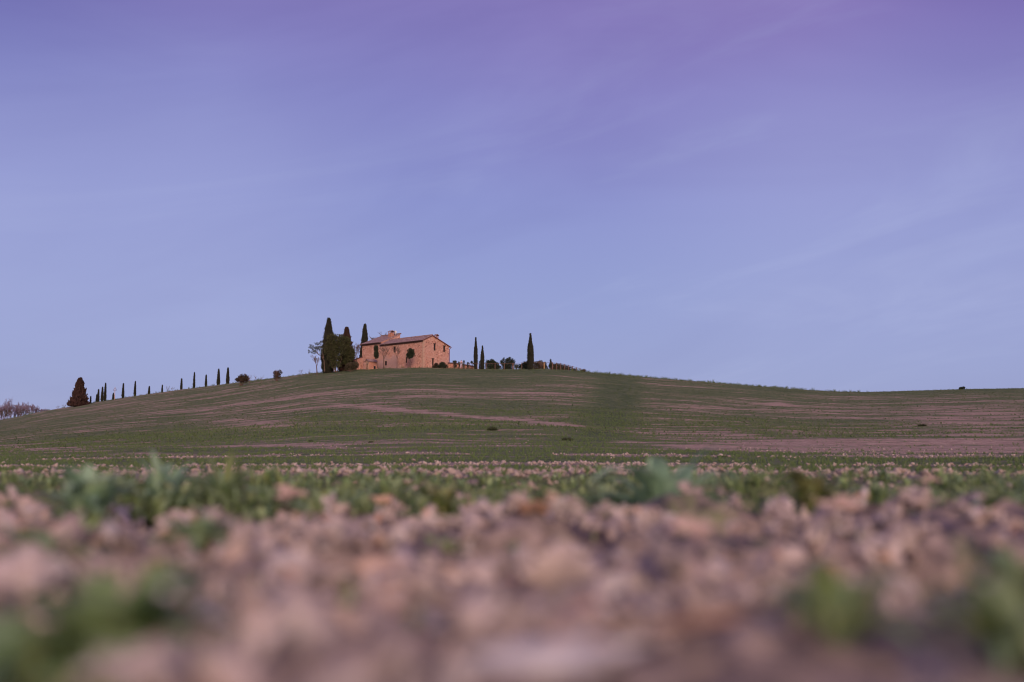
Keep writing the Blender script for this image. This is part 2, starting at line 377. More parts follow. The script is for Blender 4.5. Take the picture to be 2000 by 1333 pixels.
rs = [0.06]
while rs[-1] < 60: rs.append(rs[-1] * 1.0125)
while rs[-1] < 262: rs.append(rs[-1] + .7)
while rs[-1] < 2600: rs.append(rs[-1] * 1.07)
rs = np.array(rs)
azf = np.radians(np.arange(-40, 40.01, .13)); azc = np.radians(np.arange(46, 315, 6.))
az = np.concatenate([azf, azc]); na = len(az); nr = len(rs)
RR, AA = np.meshgrid(rs, az, indexing='ij')
GX = RR * np.sin(AA); GY = RR * np.cos(AA)
GZ = terr(GX, GY) + near_relief(GX, GY)
GZ = np.where(RR > 700, GZ - (RR - 700) * .01, GZ)
idx = np.arange(nr * na).reshape(nr, na); nx = np.roll(idx, -1, axis=1)
Q = np.stack([idx[:-1], nx[:-1], nx[1:], idx[1:]], -1).reshape(-1, 4)[:, ::-1]
gv = np.stack([GX, GY, GZ], -1).reshape(-1, 3)
ground = mesh('ground', gv, Q, M['field'], smooth=True)
prop(ground, 'sloping farm field of young green crop and bare pinkish soil strips', 'field', kind='structure')
a_ = ground.data.attributes.new('growth', 'FLOAT', 'POINT'); a_.data.foreach_set('value', growth(GX, GY).ravel().astype(np.float32))
a_ = ground.data.attributes.new('near', 'FLOAT', 'POINT'); a_.data.foreach_set('value', (1 - sm(RR, 8, 45)).ravel().astype(np.float32))

# ------------------------------------------------------------------ clods, grass and weeds (uncountable)
rng = np.random.default_rng(7)
def ico(sub):
    bm = bmesh.new(); bmesh.ops.create_icosphere(bm, subdivisions=sub, radius=1)
    V = np.array([v.co[:] for v in bm.verts]); F = np.array([[v.index for v in f.verts] for f in bm.faces]); bm.free(); return V, F
ICO = {1: ico(1), 2: ico(2), 3: ico(3)}
def n3(V, seed):      # cheap lumpy direction noise
    r = np.random.default_rng(seed); s = 0
    for k, a in ((1.6, .5), (3.1, .3), (6.3, .2)):
        d = r.normal(size=(4, 3)); d /= np.linalg.norm(d, axis=1)[:, None]; ph = r.uniform(0, 6.28, 4)
        s = s + a * np.sin((V @ d.T) * k + ph).mean(-1)
    return s
def lump(sub, seed, amp=.55):
    """an angular clod: a convex hull of a few points, subdivided and roughened"""
    r = np.random.default_rng(seed + 900); n = int(r.integers(9, 15)); P = r.normal(size=(n, 3)); P /= np.linalg.norm(P, axis=1)[:, None]
    P *= r.uniform(.7, 1.15, (n, 1)) * np.array([1.15, r.uniform(.65, 1), r.uniform(.6, .95)])
    bm = bmesh.new(); [bm.verts.new(p) for p in P]
    res_ = bmesh.ops.convex_hull(bm, input=bm.verts[:]); bmesh.ops.delete(bm, geom=list({g_ for g_ in res_['geom_interior'] if isinstance(g_, bmesh.types.BMVert)}), context='VERTS')
    for _ in range(max(0, sub - 1)): bmesh.ops.subdivide_edges(bm, edges=bm.edges[:], cuts=1, use_grid_fill=True)
    bmesh.ops.triangulate(bm, faces=bm.faces[:]); bm.verts.index_update()
    V = np.array([v.co[:] for v in bm.verts]); F = np.array([[v.index for v in f.verts] for f in bm.faces]); bm.free()
    d = V / (np.linalg.norm(V, axis=1)[:, None] + 1e-9)
    V = V * (1 + amp * .28 * n3(d * 2.2, seed))[:, None] + r.normal(0, .03 * (sub > 1), V.shape)
    V = V * np.array([1.05, r.uniform(.75, 1), r.uniform(.65, .95)])
    return V, F
def aggregate(sub, seed):
    """a crumbly clod: a rough core with smaller lumps stuck to it"""
    r = np.random.default_rng(seed + 77); V0, F0 = lump(sub, seed, 1.0); V0 = V0 * .8 / np.abs(V0).max(); Vs = [V0]; Fs = [F0]; n = len(V0)
    for i in range(r.integers(6, 11)):
        V, F = lump(max(1, sub - 1), seed * 31 + i, 1.0); d = r.normal(size=3); d /= np.linalg.norm(d)
        j = np.argmax(V0 @ d); V = V / np.abs(V).max() * r.uniform(.18, .48) + V0[j] * r.uniform(.75, .95); Vs.append(V); Fs.append(F + n); n += len(V)
    return np.concatenate(Vs), np.concatenate(Fs)
def rot_rand(n):
    q = rng.normal(size=(n, 4)); q /= np.linalg.norm(q, axis=1)[:, None]; w, x, y, z = q.T
    return np.stack([1 - 2 * (y * y + z * z), 2 * (x * y - z * w), 2 * (x * z + y * w), 2 * (x * y + z * w), 1 - 2 * (x * x + z * z), 2 * (y * z - x * w),
                     2 * (x * z - y * w), 2 * (y * z + x * w), 1 - 2 * (x * x + y * y)], -1).reshape(n, 3, 3)
def scatter(protos, P, S, R=None, squash=None):
    """copies of small prototype meshes merged into one"""
    Vs, Fs, n = [], [], 0
    R = rot_rand(len(P)) if R is None else R; pick = rng.integers(0, len(protos), len(P))
    for k, (V, F) in enumerate(protos):
        ii = np.where(pick == k)[0]
        if not len(ii): continue
        W = np.einsum('nij,vj->nvi', R[ii], V) * S[ii, None, None]
        if squash: W[..., 2] *= squash
        W = W + P[ii, None]
        Vs.append(W.reshape(-1, 3)); Fs.append((F[None] + (np.arange(len(ii)) * len(V))[:, None, None]).reshape(-1, F.shape[1]) + n); n += W.shape[0] * W.shape[1]
    return np.concatenate(Vs), np.concatenate(Fs)
def fan(n, r0, r1, half=33, power=1.):
    r = (r0 ** (2 - power) + rng.random(n) * (r1 ** (2 - power) - r0 ** (2 - power))) ** (1 / (2 - power)) if power != 2 else r0 * (r1 / r0) ** rng.random(n)
    a = np.radians(rng.uniform(-half, half, n)); return r * np.sin(a), r * np.cos(a), r

x, y, r = fan(2150, .5, 3.15, 38, 1.0)
s = np.where(rng.random(len(x)) < .45, rng.normal(.040, .014, len(x)), rng.gamma(1.4, .008, len(x)) + .005); s = np.clip(s, .005, .08) * (1 - .2 * (r < .8))
z = terr(x, y) + near_relief(x, y) + s * .3
s = np.where((r < 1.6) & (rng.random(len(x)) < .5), s * 1.4, s); z = np.minimum(z + .022 * sm(r, 1.6, 2.3), .066 + .03 * r - s * .8)
keep = (z + s * .7 > terr(x, y) + near_relief(x, y) - .01) & ((z + s < .02 + .03 * r) | (np.hypot(x + .32, y - .84) > .15)) & ((np.hypot((x - .035) / 1.3, y - .68) > .075) | (s < .015)) & (np.hypot(x - .15, y - .79) > .06) & (vnoise(x / .2, y / .2, 77) > .34); x, y, z, s = x[keep], y[keep], z[keep], s[keep]
V, F = scatter([aggregate(3 if i < 4 else 2, i) for i in range(12)], np.stack([x, y, z], -1), s, squash=.9)
prop(mesh('soil_clods', V, F, M['clod']), 'dry pinkish soil clods covering the blurred ground nearest the camera', 'soil clods', kind='stuff')
x, y, r = fan(9000, 3.0, 14, 34, .6)
g = growth(x, y); k = ((g < .5) & ((r > 5.2) | (rng.random(len(x)) < .25))) | (rng.random(len(x)) < .1); x, y, r = x[k], y[k], r[k]
s = rng.gamma(2, .013, len(x)) + .010; s = np.minimum(s, .075)
z = terr(x, y) + near_relief(x, y) + s * .3
V1, F1 = scatter([aggregate(2, 40 + i) for i in range(8)], np.stack([x, y, z], -1), s, squash=.8)
x, y, r = fan(60000, 12, 75, 31, 1.0)
g = growth(x, y); k = ((g < .33) & (rng.random(len(x)) < np.clip(1.1 - r / 40, .1, .8))) | (rng.random(len(x)) < .010); x, y, r = x[k], y[k], r[k]
s = np.minimum(rng.gamma(2., .011, len(x)) + .010, .06) * (1 - .3 * sm(r, 25, 60))
V2, F2 = scatter([lump(1, 60 + i, .6) for i in range(6)], np.stack([x, y, terr(x, y) + s * .35], -1), s, squash=.8)
prop(mesh('clod_rows', np.concatenate([V1, V2]), np.concatenate([F1, F2 + len(V1)]), M['far_clod']), 'rows of pale crumbled clods lying along the bare strips of the field', 'soil clods', kind='stuff')

def blades(n_per, h, w, seed, spread=.5):
    r = np.random.default_rng(seed); V = []; F = []
    for i in range(n_per):
        a = r.uniform(0, 6.28); d = np.array([math.cos(a), math.sin(a), 0]); q = np.array([-d[1], d[0], 0])
        o = d * r.uniform(0, h * .35); hh = h * r.uniform(.6, 1.15); le = r.uniform(.1, spread)
        p = [o - q * w / 2, o + q * w / 2, o + d * hh * le * .4 + np.array([0, 0, hh * .6]) + q * w * .4, o + d * hh * le + np.array([0, 0, hh])]
        b0 = len(V); V += p; F += [[b0, b0 + 1, b0 + 2], [b0, b0 + 2, b0 + 3]]
    return np.array(V), np.array(F)
def upright(n):
    a = rng.uniform(0, 6.28, n); c_, s_ = np.cos(a), np.sin(a); o = np.zeros(n); i = np.ones(n)
    return np.stack([c_, -s_, o, s_, c_, o, o, o, i], -1).reshape(n, 3, 3)
x, y, r = fan(46000, 3.8, 100, 31, .75)
g = growth(x, y); k = (g > .42) & (rng.random(len(x)) < np.clip(g, 0, 1)); x, y, r = x[k], y[k], r[k]
s = rng.uniform(.7, 1.3, len(x)) * (.055 + .03 * sm(r, 8, 40) + .03 * sm(r, 40, 90))
V, F = scatter([blades(9, 1, .11, i) for i in range(6)], np.stack([x, y, terr(x, y) + near_relief(x, y) - .005], -1), s, upright(len(x)))
prop(mesh('grass', V, F, M['blade']), 'short young green crop growing in rows across the lower field', 'grass', kind='stuff')
x, y, r = fan(70000, 60, 250, 30, 1.0); u_ = x / y; k = (y < crest_y(u_) - 1); x, y, r = x[k], y[k], r[k]
g = growth(x, y); k = (g > .5) & (rng.random(len(x)) < .8); x, y, r = x[k], y[k], r[k]
s = rng.gamma(3, .022, len(x)) + .04
V, F = scatter([blades(4, 1, .35, 60 + i, .9) for i in range(6)], np.stack([x, y, terr(x, y) - .02], -1), s, upright(len(x)))
prop(mesh('hillside_grass', V, F, M['hill_blade']), 'tufts of young crop over the whole hillside', 'grass', kind='stuff')
# ragged grass along the crest, thickest on the right-hand shoulder
u = rng.uniform(-.53, .53, 5200); yc = crest_y(u); dd = rng.normal(0, 5, len(u)); y = yc + dd; x = u * y
dens = np.where(u > .06, .95, .35) * (.4 + .9 * fbm(x / 6, x * 0, 3, 5)); k = rng.random(len(u)) < dens
x, y, u = x[k], y[k], u[k]; s = rng.gamma(3, .06, len(x)) + .08; s = s * np.where(u > .35, .55, 1) * np.where((u > .06) & (u < .3), 1.15, 1)
V, F = scatter([blades(8, 1, .07, 20 + i, .8) for i in range(6)], np.stack([x, y, terr(x, y) - .02], -1), s, upright(len(x)))
prop(mesh('crest_grass', V, F, M['hill_blade']), 'ragged taller grass standing along the skyline of the hill', 'grass', kind='stuff')

# weeds: leafy rosettes
def leaf(length, width, bend, seed, lobes=0):
    r = np.random.default_rng(seed); n = 6; V = []; F = []
    for i in range(n + 1):
        t_ = i / n; w = width * math.sin(math.pi * min(1, t_ ** .75 * 1.0)) ** .8 * .5 + width * .03
        if lobes: w *= 1 + .35 * math.sin(t_ * lobes * 6.28)
        z_ = length * (math.sin(t_ * 1.3) * (1 - bend * t_)); x_ = length * (t_ * (.25 + bend * .9))
        V += [(x_, -w, z_ + w * .25), (x_, 0, z_), (x_, w, z_ + w * .25)]
    for i in range(n):
        for j in (0, 1): a = i * 3 + j; F.append([a, a + 1, a + 4, a + 3])
    return np.array(V, float), np.array(F)
def weed(seed, n=14, h=.12, w=.028, bend=.5, stemf=.0):
    r = np.random.default_rng(seed); V = []; F = []; n0 = 0
    for i in range(n):
        v, f = leaf(h * r.uniform(.5, 1.1), w * r.uniform(.7, 1.3), bend * r.uniform(.3, 1.6), seed * 50 + i, r.choice([0, 2, 3]))
        a = r.uniform(0, 6.28); c_, s_ = math.cos(a), math.sin(a)
        v = v @ np.array([[c_, s_, 0], [-s_, c_, 0], [0, 0, 1]]) + [c_ * .01, s_ * .01, stemf * h * r.uniform(0, 1)]
        V.append(v); F.append(f + n0); n0 += len(v)
    return np.concatenate(V), np.concatenate(F)
def tuft(seed, n=16):
    r = np.random.default_rng(seed); V = []; F = []; n0 = 0
    for i in range(n):
        v, f = leaf(r.uniform(.6, 1.25), r.uniform(.035, .07), r.uniform(.1, .8), seed * 50 + i); a = r.uniform(0, 6.28); c_, s_ = math.cos(a), math.sin(a)
        V.append(v @ np.array([[c_, s_, 0], [-s_, c_, 0], [0, 0, 1]]) + r.normal(0, .08, 3) * [1, 1, 0]); F.append(f + n0); n0 += len(v)
    return np.concatenate(V), np.concatenate(F)
WP = [weed(i, 14, 1, .13 + .09 * (i % 2), .35 + .2 * (i % 3), .35) for i in range(6)] + [tuft(i) for i in range(6)]
x, y, r = fan(2300, 3.0, 5.6, 33, 1.0); pxw = 1000 + x / y * F_PX
bw = np.interp(pxw, [-100, 60, 150, 520, 620, 900, 980, 1120, 1180, 1400, 1460, 1560, 1640, 1700, 1960, 2100], [.25, .25, 1, .95, .75, .8, .5, .5, .9, .85, .35, .5, .3, .55, .6, .6])
k = (fbm(x / .35, y / .35, 2, 3) > .62 - .30 * bw); x, y, r = x[k], y[k], r[k]
pxw, bw = pxw[k], bw[k]
s = rng.uniform(.05, .135, len(x)) * (.3 + 1.0 * fbm(x / .45, y / .45, 2, 13)) * (.6 + .5 * bw)
V, F = scatter(WP, np.stack([x, y, terr(x, y) + near_relief(x, y) - .01], -1), s, upright(len(x)))
x, y, r = fan(70, .8, 2.7, 36, 1.0); s = rng.uniform(.015, .05, len(x))
Vb, Fb = scatter(WP, np.stack([x, y, terr(x, y) + near_relief(x, y) + .0], -1), s, upright(len(x)))
x, y, r = fan(1500, 5.4, 10, 33, 1.0); k = growth(x, y) > .5; x, y, r = x[k], y[k], r[k]; s = rng.uniform(.04, .105, len(x))
Vc, Fc = scatter(WP, np.stack([x, y, terr(x, y) + near_relief(x, y) + .0], -1), s, upright(len(x)))
V = np.concatenate([V, Vb, Vc]); F = np.concatenate([F, Fb + len(V) - len(Vb) - len(Vc), Fc + len(V) - len(Vc)])
prop(mesh('ground_weeds', V, F, M['leaf'], smooth=True), 'low leafy green weeds forming a blurred band behind the clods', 'weeds', kind='stuff')
# straw
x, y, r = fan(420, .5, 5, 36, 1.0); n = len(x); a = rng.uniform(0, math.pi, n); ln = rng.uniform(.03, .11, n)
sv, sf = [], []
for i in range(n):
    z0 = float(terr(x[i], y[i]) + near_relief(x[i], y[i])) + .02; d = np.array([math.cos(a[i]), math.sin(a[i]), rng.uniform(-.15, .3)]) * ln[i]; q = np.array([-d[1], d[0], 0]) / ln[i] * .0018; p0 = np.array([x[i], y[i], z0])
    b0 = len(sv); sv += [p0 - q, p0 + q, p0 + d + q, p0 + d - q, p0 + [0, 0, .003], p0 + d + [0, 0, .003]]
    sf += [[b0, b0 + 1, b0 + 2], [b0, b0 + 2, b0 + 3], [b0, b0 + 4, b0 + 5], [b0, b0 + 5, b0 + 3], [b0 + 1, b0 + 2, b0 + 5], [b0 + 1, b0 + 5, b0 + 4]]
prop(mesh('straw', np.array(sv), np.array(sf), M['straw']), 'bits of dry straw lying over the near clods', 'straw', kind='stuff')

# plants and stones that can be told apart in the foreground
def ground_at(px, d):
    p = at(px, 900, d); x_, y_ = p[0], p[1]
    return np.array([x_, y_, float(terr(x_, y_) + near_relief(np.array([x_]), np.array([y_]))[0])])
def one_weed(px, d, top_py, n, wleaf, bend, mat, label, seed, stemf=.4):
    b_ = ground_at(px, d); zt_ = at(px, top_py, d)[2]; h = max(zt_ - b_[2], .085 if d < 2 else .09); b_[2] = zt_ - h
    V, F = weed(seed, int(n * 2.0), h / 1.12, wleaf * .6, bend, stemf)
    e = empty('leafy_weed', b_, label, 'weed', 'weeds in the foreground')
    if d < 1.2 and px < 900: V = V * np.array([1.4, 1.2, 1.0])
    Vt, Ft = tuft(seed + 500, 22); Vt = Vt * h * .85; Vt[:, :2] *= (1.8 if d < 1.2 else 1.5)
    mesh('leaf_cluster', V, F, M[mat], e, smooth=True); mesh('grass_blades', Vt, Ft, M['leaf'], e, smooth=True)
    st = MB(); r = np.random.default_rng(seed)
    for i in range(5):
        a = r.uniform(0, 6.28); st.tube([(0, 0, -.01), (math.cos(a) * h * .08, math.sin(a) * h * .08, h * .35), (math.cos(a) * h * .2, math.sin(a) * h * .2, h * .7)], [.0022, .0018, .001], 5)
    st.build('stem', M['leaf'], e)
one_weed(1300, 3.1, 888, 40, .10, .55, 'leaf_blue', 'tall leafy weed rising highest above the green band, right of centre', 1, .6)
one_weed(1580, 3.0, 915, 26, .08, .5, 'leaf_yellow', 'yellowish green weed standing against the field right of the tall weed', 2, .5)
one_weed(1690, 3.4, 938, 16, .03, .5, 'leaf', 'small bright green weed between the yellowish weed and the right edge', 3, .4)
one_weed(1960, 2.6, 940, 16, .04, .6, 'leaf', 'green weed cut by the right edge of the photo behind the clods', 4, .4)
one_weed(180, 2.5, 905, 26, .08, .5, 'leaf_blue', 'broad pale green weed standing at the left end of the green band', 5, .5)
one_weed(320, 3.2, 888, 22, .045, .55, 'leaf_blue', 'bushy dark green weed rising above the clod row on the left', 6, .5)
one_weed(440, 3.3, 893, 20, .04, .5, 'leaf', 'upright green weed just right of the bushy dark green one', 7, .5)
one_weed(640, 3.2, 903, 22, .045, .6, 'leaf', 'spreading green weed below the bare trees of the farmhouse', 8, .4)
one_weed(860, 3.2, 925, 18, .045, .6, 'leaf_yellow', 'light green weed in the band below the stone farmhouse', 9, .4)
one_weed(760, 3.4, 918, 16, .04, .6, 'leaf', 'low green weed between the spreading weed and the light green one', 14, .4)
one_weed(1180, 3.3, 925, 16, .04, .6, 'leaf', 'low dark green weed directly left of the tallest weed', 15, .4)
one_weed(390, 1.75, 978, 22, .04, .7, 'leaf', 'round green tuft of leaves among the clods left of centre', 10, .2)
one_weed(100, 1.6, 985, 14, .035, .6, 'leaf', 'small green sprout among clods near the left edge', 16, .3)
one_weed(245, .88, 1068, 30, .035, .7, 'leaf_deep', 'large out of focus green plant in the lower left corner', 11, .3)
one_weed(120, .84, 1140, 22, .045, .9, 'leaf_blue', 'dull green plant at the far left of the lower left corner', 17, .2)
one_weed(370, .80, 1165, 22, .045, .9, 'leaf_yellow', 'small olive plant just right of the large lower left plant', 18, .2)
one_weed(1620, .92, 1075, 16, .04, .6, 'leaf', 'pale green blurred plant in the lower right part of the ground', 12, .3)
one_weed(1975, .9, 1080, 16, .035, .6, 'leaf', 'blurred green plant touching the right edge near the bottom', 13, .3)
one_weed(1990, 1.3, 1010, 12, .04, .6, 'leaf', 'dark green plant at the right edge above the lowest one', 19, .3)
one_weed(865, 1.9, 1020, 10, .03, .6, 'leaf', 'tiny yellowish green sprout amid clods at mid frame', 20, .2)
def one_stone(name, px, py, d, wpx, flat, mat, label, cat, seed):
    s_ = wpx / 2 * d / F_PX; p = at(px, py, d)
    V, F = (lump(3, seed, .5) if 'peb' in name or name == 'stone' else aggregate(3, seed)); V = V * s_ * np.array([1, .8, flat])
    o = mesh(name, V, F, M[mat], smooth=True, loc=tuple(p)); prop(o, label, cat)
one_stone('stone', 1100, 1282, .69, 380, .30, 'pebble', 'large flat pale grey stone at the bottom centre of the photo', 'stone', 1)
one_stone('pebble', 333, 1152, .72, 62, .8, 'pebble_white', 'small whitish pebble beside the lower left green plant', 'pebble', 2)
one_stone('clay_clod', 1350, 1215, .80, 190, .55, 'clod_orange', 'orange brown clay clod in the dark hollow at lower right', 'clod', 3)
one_stone('clay_clod', 1170, 1205, .84, 150, .4, 'clod_orange', 'dark rusty clod just left of the orange brown one', 'clod', 4)
one_stone('clay_clod', 760, 1165, .85, 130, .5, 'clod_pink', 'salmon pink clod lying left of the lower centre', 'clod', 5)
one_stone('clay_clod', 1040, 990, 2.3, 90, .5, 'clod_orange', 'rust coloured clod on the skyline of the clods near mid frame', 'clod', 6)
one_stone('clay_clod', 575, 962, 2.6, 75, .8, 'clod_pink', 'pale pink clod poking up into the green band', 'clod', 7)
one_stone('clay_clod', 1640, 985, 2.0, 90, .8, 'clod_pink', 'rounded pink clod below the yellowish weed', 'clod', 8)
one_stone('clay_clod', 1370, 1035, 1.5, 130, .8, 'clod_pink', 'big rounded pinkish clod right of centre in the clod field', 'clod', 9)
one_stone('clay_clod', 1820, 938, 3.0, 42, .9, 'clod_pink', 'lone pink clod sitting on top of the green band at right', 'clod', 10)

# ------------------------------------------------------------------ farmhouse
def brick_like(name, c1, c2, mortar, scale, blot=None):
    m, t, b = new_mat(name); co = co_obj(t)
    mp = t.nodes.new('ShaderNodeMapping'); mp.inputs['Scale'].default_value = (1, 1, 1.5); t.links.new(co, mp.inputs[0])
    v = t.nodes.new('ShaderNodeTexVoronoi'); v.inputs['Scale'].default_value = scale; t.links.new(mp.outputs[0], v.inputs['Vector'])
    e = t.nodes.new('ShaderNodeTexVoronoi'); e.feature = 'DISTANCE_TO_EDGE'; e.inputs['Scale'].default_value = scale; t.links.new(mp.outputs[0], e.inputs['Vector'])
    sepc = t.nodes.new('ShaderNodeSeparateColor'); t.links.new(v.outputs['Color'], sepc.inputs[0])
    c = tmix(t, sepc.outputs[0], c1, c2)
    c = tmix(t, mapr(t, sepc.outputs[1], .82, 1.0), c, (c1[0] * .45, c1[1] * .45, c1[2] * .5, 1))
    c = tmix(t, mapr(t, sepc.outputs[2], .8, 1.), c, (c2[0] * 1.25, c2[1] * 1.3, c2[2] * 1.35, 1))
    c = tmix(t, mapr(t, e.outputs[0], .02, .10, 1, 0), c, mortar)
    if blot:
        c = tmix(t, mapr(t, tnoise(t, co, .28, 4), .48, .66, 0, .6), c, blot)
        # remains of pinkish plaster low on the facade, near the junction of the two wings
        sp_ = t.nodes.new('ShaderNodeSeparateXYZ'); t.links.new(co, sp_.inputs[0]); wob = tnoise(t, co, .7, 4, .6)
        def mth(op, a, b_):
            n = t.nodes.new('ShaderNodeMath'); n.operation = op
            for i, q in enumerate((a, b_)):
                if isinstance(q, (int, float)): n.inputs[i].default_value = q
                else: t.links.new(q, n.inputs[i])
            return n.outputs[0]
        wy = mth('ADD', sp_.outputs[1], mth('MULTIPLY', wob, 5.0)); wz = mth('ADD', sp_.outputs[2], mth('MULTIPLY', wob, 4.0))
        mk = mth('MULTIPLY', mth('MULTIPLY', mapr(t, wy, 9.6, 10.8), mapr(t, wy, 16.6, 18.2, 1, 0)), mapr(t, wz, 4.3, 5.4, 1, 0))
        mk = mth('MULTIPLY', mk, mapr(t, tnoise(t, co, 2.5, 4, .7), .3, .6, .45, 1))
        c = tmix(t, mk, c, (.46, .30, .28, 1))
    t.links.new(c, b.inputs['Base Color']); b.inputs['Roughness'].default_value = .95; b.inputs['Specular IOR Level'].default_value = .1
    bump(t, b, e.outputs[0], .7, .05)
    return m
M['stone_wall'] = brick_like('rough_stone_wall', (0.46, .19, .13, 1), (0.63, .34, .265, 1), (0.50, .31, .24, 1), 3.3, (0.50, .29, .24, 1))
M['brick'] = brick_like('red_brick', (0.42, .16, .10, 1), (0.52, .25, .17, 1), (0.42, .24, .19, 1), 4.5)
M['plaster'] = mottled('worn_pink_plaster', (0.52, .33, .31, 1), (0.42, .24, .21, 1), 1.6, detail=6)
M['stone_trim'] = mottled('pale_stone_trim', (0.56, .36, .27, 1), (0.46, .28, .21, 1), 4)
M['dark_tile'] = mottled('dark_weathered_tile', (0.10, .05, .05, 1), (0.16, .08, .08, 1), 3)
M['dark_red'] = mottled('dark_red_metal', (0.16, .05, .06, 1), (0.22, .08, .08, 1), 2, .6)
M['dark_wood'] = mottled('dark_wood', (0.05, .03, .03, 1), (0.09, .055, .05, 1), 5)
M['rail_wood'] = mottled('weathered_red_wood', (0.17, .10, .08, 1), (0.13, .075, .065, 1), 4)
M['post_light'] = mottled('pale_orange_wood', (0.66, .40, .22, 1), (0.55, .32, .18, 1), 4)
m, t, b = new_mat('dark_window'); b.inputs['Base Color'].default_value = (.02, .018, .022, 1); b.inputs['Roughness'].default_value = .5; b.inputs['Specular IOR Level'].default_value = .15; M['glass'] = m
m, t, b = new_mat('white_paint'); b.inputs['Base Color'].default_value = (.75, .75, .78, 1); M['white'] = m
# clay roof tiles: columns of curved tiles running down the slope
m, t, b = new_mat('clay_roof_tiles'); co = co_obj(t)
w = t.nodes.new('ShaderNodeTexWave'); w.bands_direction = 'Y'; w.inputs['Scale'].default_value = 1.3; w.inputs['Distortion'].default_value = .6; t.links.new(co, w.inputs[0])
w2 = t.nodes.new('ShaderNodeTexWave'); w2.bands_direction = 'X'; w2.inputs['Scale'].default_value = 1.0; w2.inputs['Distortion'].default_value = 1.5; t.links.new(co, w2.inputs[0])
nz = tnoise(t, co, 3.2, 4, .7)
c = tmix(t, mapr(t, nz, .4, .6), (0.24, .13, .12, 1), (0.56, .37, .34, 1))
c = tmix(t, mapr(t, tnoise(t, co, 4.5, 2), .55, .66), c, (0.16, .10, .12, 1))
c = tmix(t, mapr(t, w.outputs[0], .0, .35, .55, 0), c, (0.12, .07, .07, 1)); c = tmix(t, mapr(t, w2.outputs[0], 0, .2, .35, 0), c, (0.15, .09, .09, 1))
t.links.new(c, b.inputs['Base Color']); b.inputs['Roughness'].default_value = .9; bump(t, b, w.outputs[0], .8, .08)
M['tiles'] = m

H = dict(x0=-19.02, z0=19.361, th=.724, Lr=13.712, e1=5.785, xr=2.526, hr=6.924, Wr=7.779, e2=4.94, Ll=6.411, eL=6.318, xl=5.72, hl=8.558)
hs, hc = math.sin(H['th']), math.cos(H['th']); HY = 212.0
house = empty('farmhouse', (H['x0'], HY, H['z0']), 'long two storey stone farmhouse with clay tiled roofs on top of the hill', 'farmhouse', rz=math.atan2(hc, hs))
# local +X runs back along the gable wall, local +Y runs left along the long facade
def loc2(px, py, face):
    """house-local coordinates of a photo pixel on the facade (x = 0) or on the gable (y = 0)"""
    d = at(px, py, 1.0) - np.array([0, 0, CAM_H]); o_ = np.array([0, 0, CAM_H]) - np.array([H['x0'], HY, H['z0']])
    R_ = np.array([[hs, hc, 0], [-hc, hs, 0], [0, 0, 1]])       # rows: X axis, Y axis, Z axis
    dl, ol = R_ @ d, R_ @ o_
    k = -ol[0] / dl[0] if face == 'f' else -ol[1] / dl[1]
    q = ol + dl * k; return (q[1] if face == 'f' else q[0]), q[2]
def wall_mb(mb, P, nrm, length, hf, holes, extra=(), base=-1.6, th=.4):
    """a wall from point P along direction d with real openings; hf(s) gives its top"""
    d, inn = nrm
    xs = sorted(set([0, length] + [v for h in holes for v in h[:2]] + list(extra)))
    def pt(s, z, k=0): return (P[0] + d[0] * s + inn[0] * k, P[1] + d[1] * s + inn[1] * k, z)
    for a, b_ in zip(xs[:-1], xs[1:]):
        hs_ = sorted([h for h in holes if h[0] <= a + 1e-6 and h[1] >= b_ - 1e-6], key=lambda h: h[2]); z = base
        for h in hs_:
            mb.add([pt(a, z), pt(b_, z), pt(b_, h[2]), pt(a, h[2])], [(0, 1, 2, 3)]); z = h[3]
        mb.add([pt(a, z), pt(b_, z), pt(b_, hf(b_)), pt(a, hf(a))], [(0, 1, 2, 3)])
    for a, b_, z0, z1 in holes:      # reveals
        for q in ([(a, z0), (b_, z0)], [(b_, z0), (b_, z1)], [(b_, z1), (a, z1)], [(a, z1), (a, z0)]):
            mb.add([pt(*q[0]), pt(*q[1]), pt(*q[1], th), pt(*q[0], th)], [(0, 1, 2, 3)])
def hole(px0, py0, px1, py1, face):
    s0, z0 = loc2(px0, py1, face); s1, z1 = loc2(px1, py0, face); s0b, _ = loc2(px0, py0, face)
    return (min(s0, s1), max(s0, s1), min(z0, z1), max(z0, z1))
FW = [hole(768.3, 676.8, 772.9, 688.8, 'f'), hole(751.3, 705.5, 755.6, 714.2, 'f')]
FD = [hole(791.8, 697.5, 795.3, 709.5, 'f')]
FS = [hole(799.0, 673.6, 799.9, 675.0, 'f'), hole(810.2, 668.8, 811.1, 670.2, 'f'), hole(813.2, 675.8, 814.0, 677.2, 'f')]
GW = [hole(847.0, 672.6, 851.2, 685.0, 'g'), hole(865.8, 676.9, 869.8, 687.8, 'g')]
GD = [hole(843.8, 701.8, 847.6, 714.5, 'g')]
wmb = MB(); Lr, Ll = H['Lr'], H['Ll']
wall_mb(wmb, (0, 0), ((0, 1), (1, 0)), Lr, lambda s: H['e1'], FW + FD + FS)
def gable(s): return H['e1'] + (H['hr'] - H['e1']) * s / H['xr'] if s < H['xr'] else H['hr'] + (H['e2'] - H['hr']) * (s - H['xr']) / (H['Wr'] - H['xr'])
wall_mb(wmb, (0, 0), ((1, 0), (0, 1)), H['Wr'], gable, GW + GD, extra=(H['xr'],))
wall_mb(wmb, (H['Wr'], 0), ((0, 1), (-1, 0)), Lr + Ll, lambda s: H['e2'], [])
wmb.build('wall', M['stone_wall'], house)
wm2 = MB()      # the taller left wing
wall_mb(wm2, (0, Lr), ((0, 1), (1, 0)), Ll, lambda s: H['eL'], [])
wing = lambda s: H['eL'] + (H['hl'] - H['eL']) * s / H['xl']
wall_mb(wm2, (0, Lr + .002), ((1, 0), (0, 1)), H['xl'], wing, [])
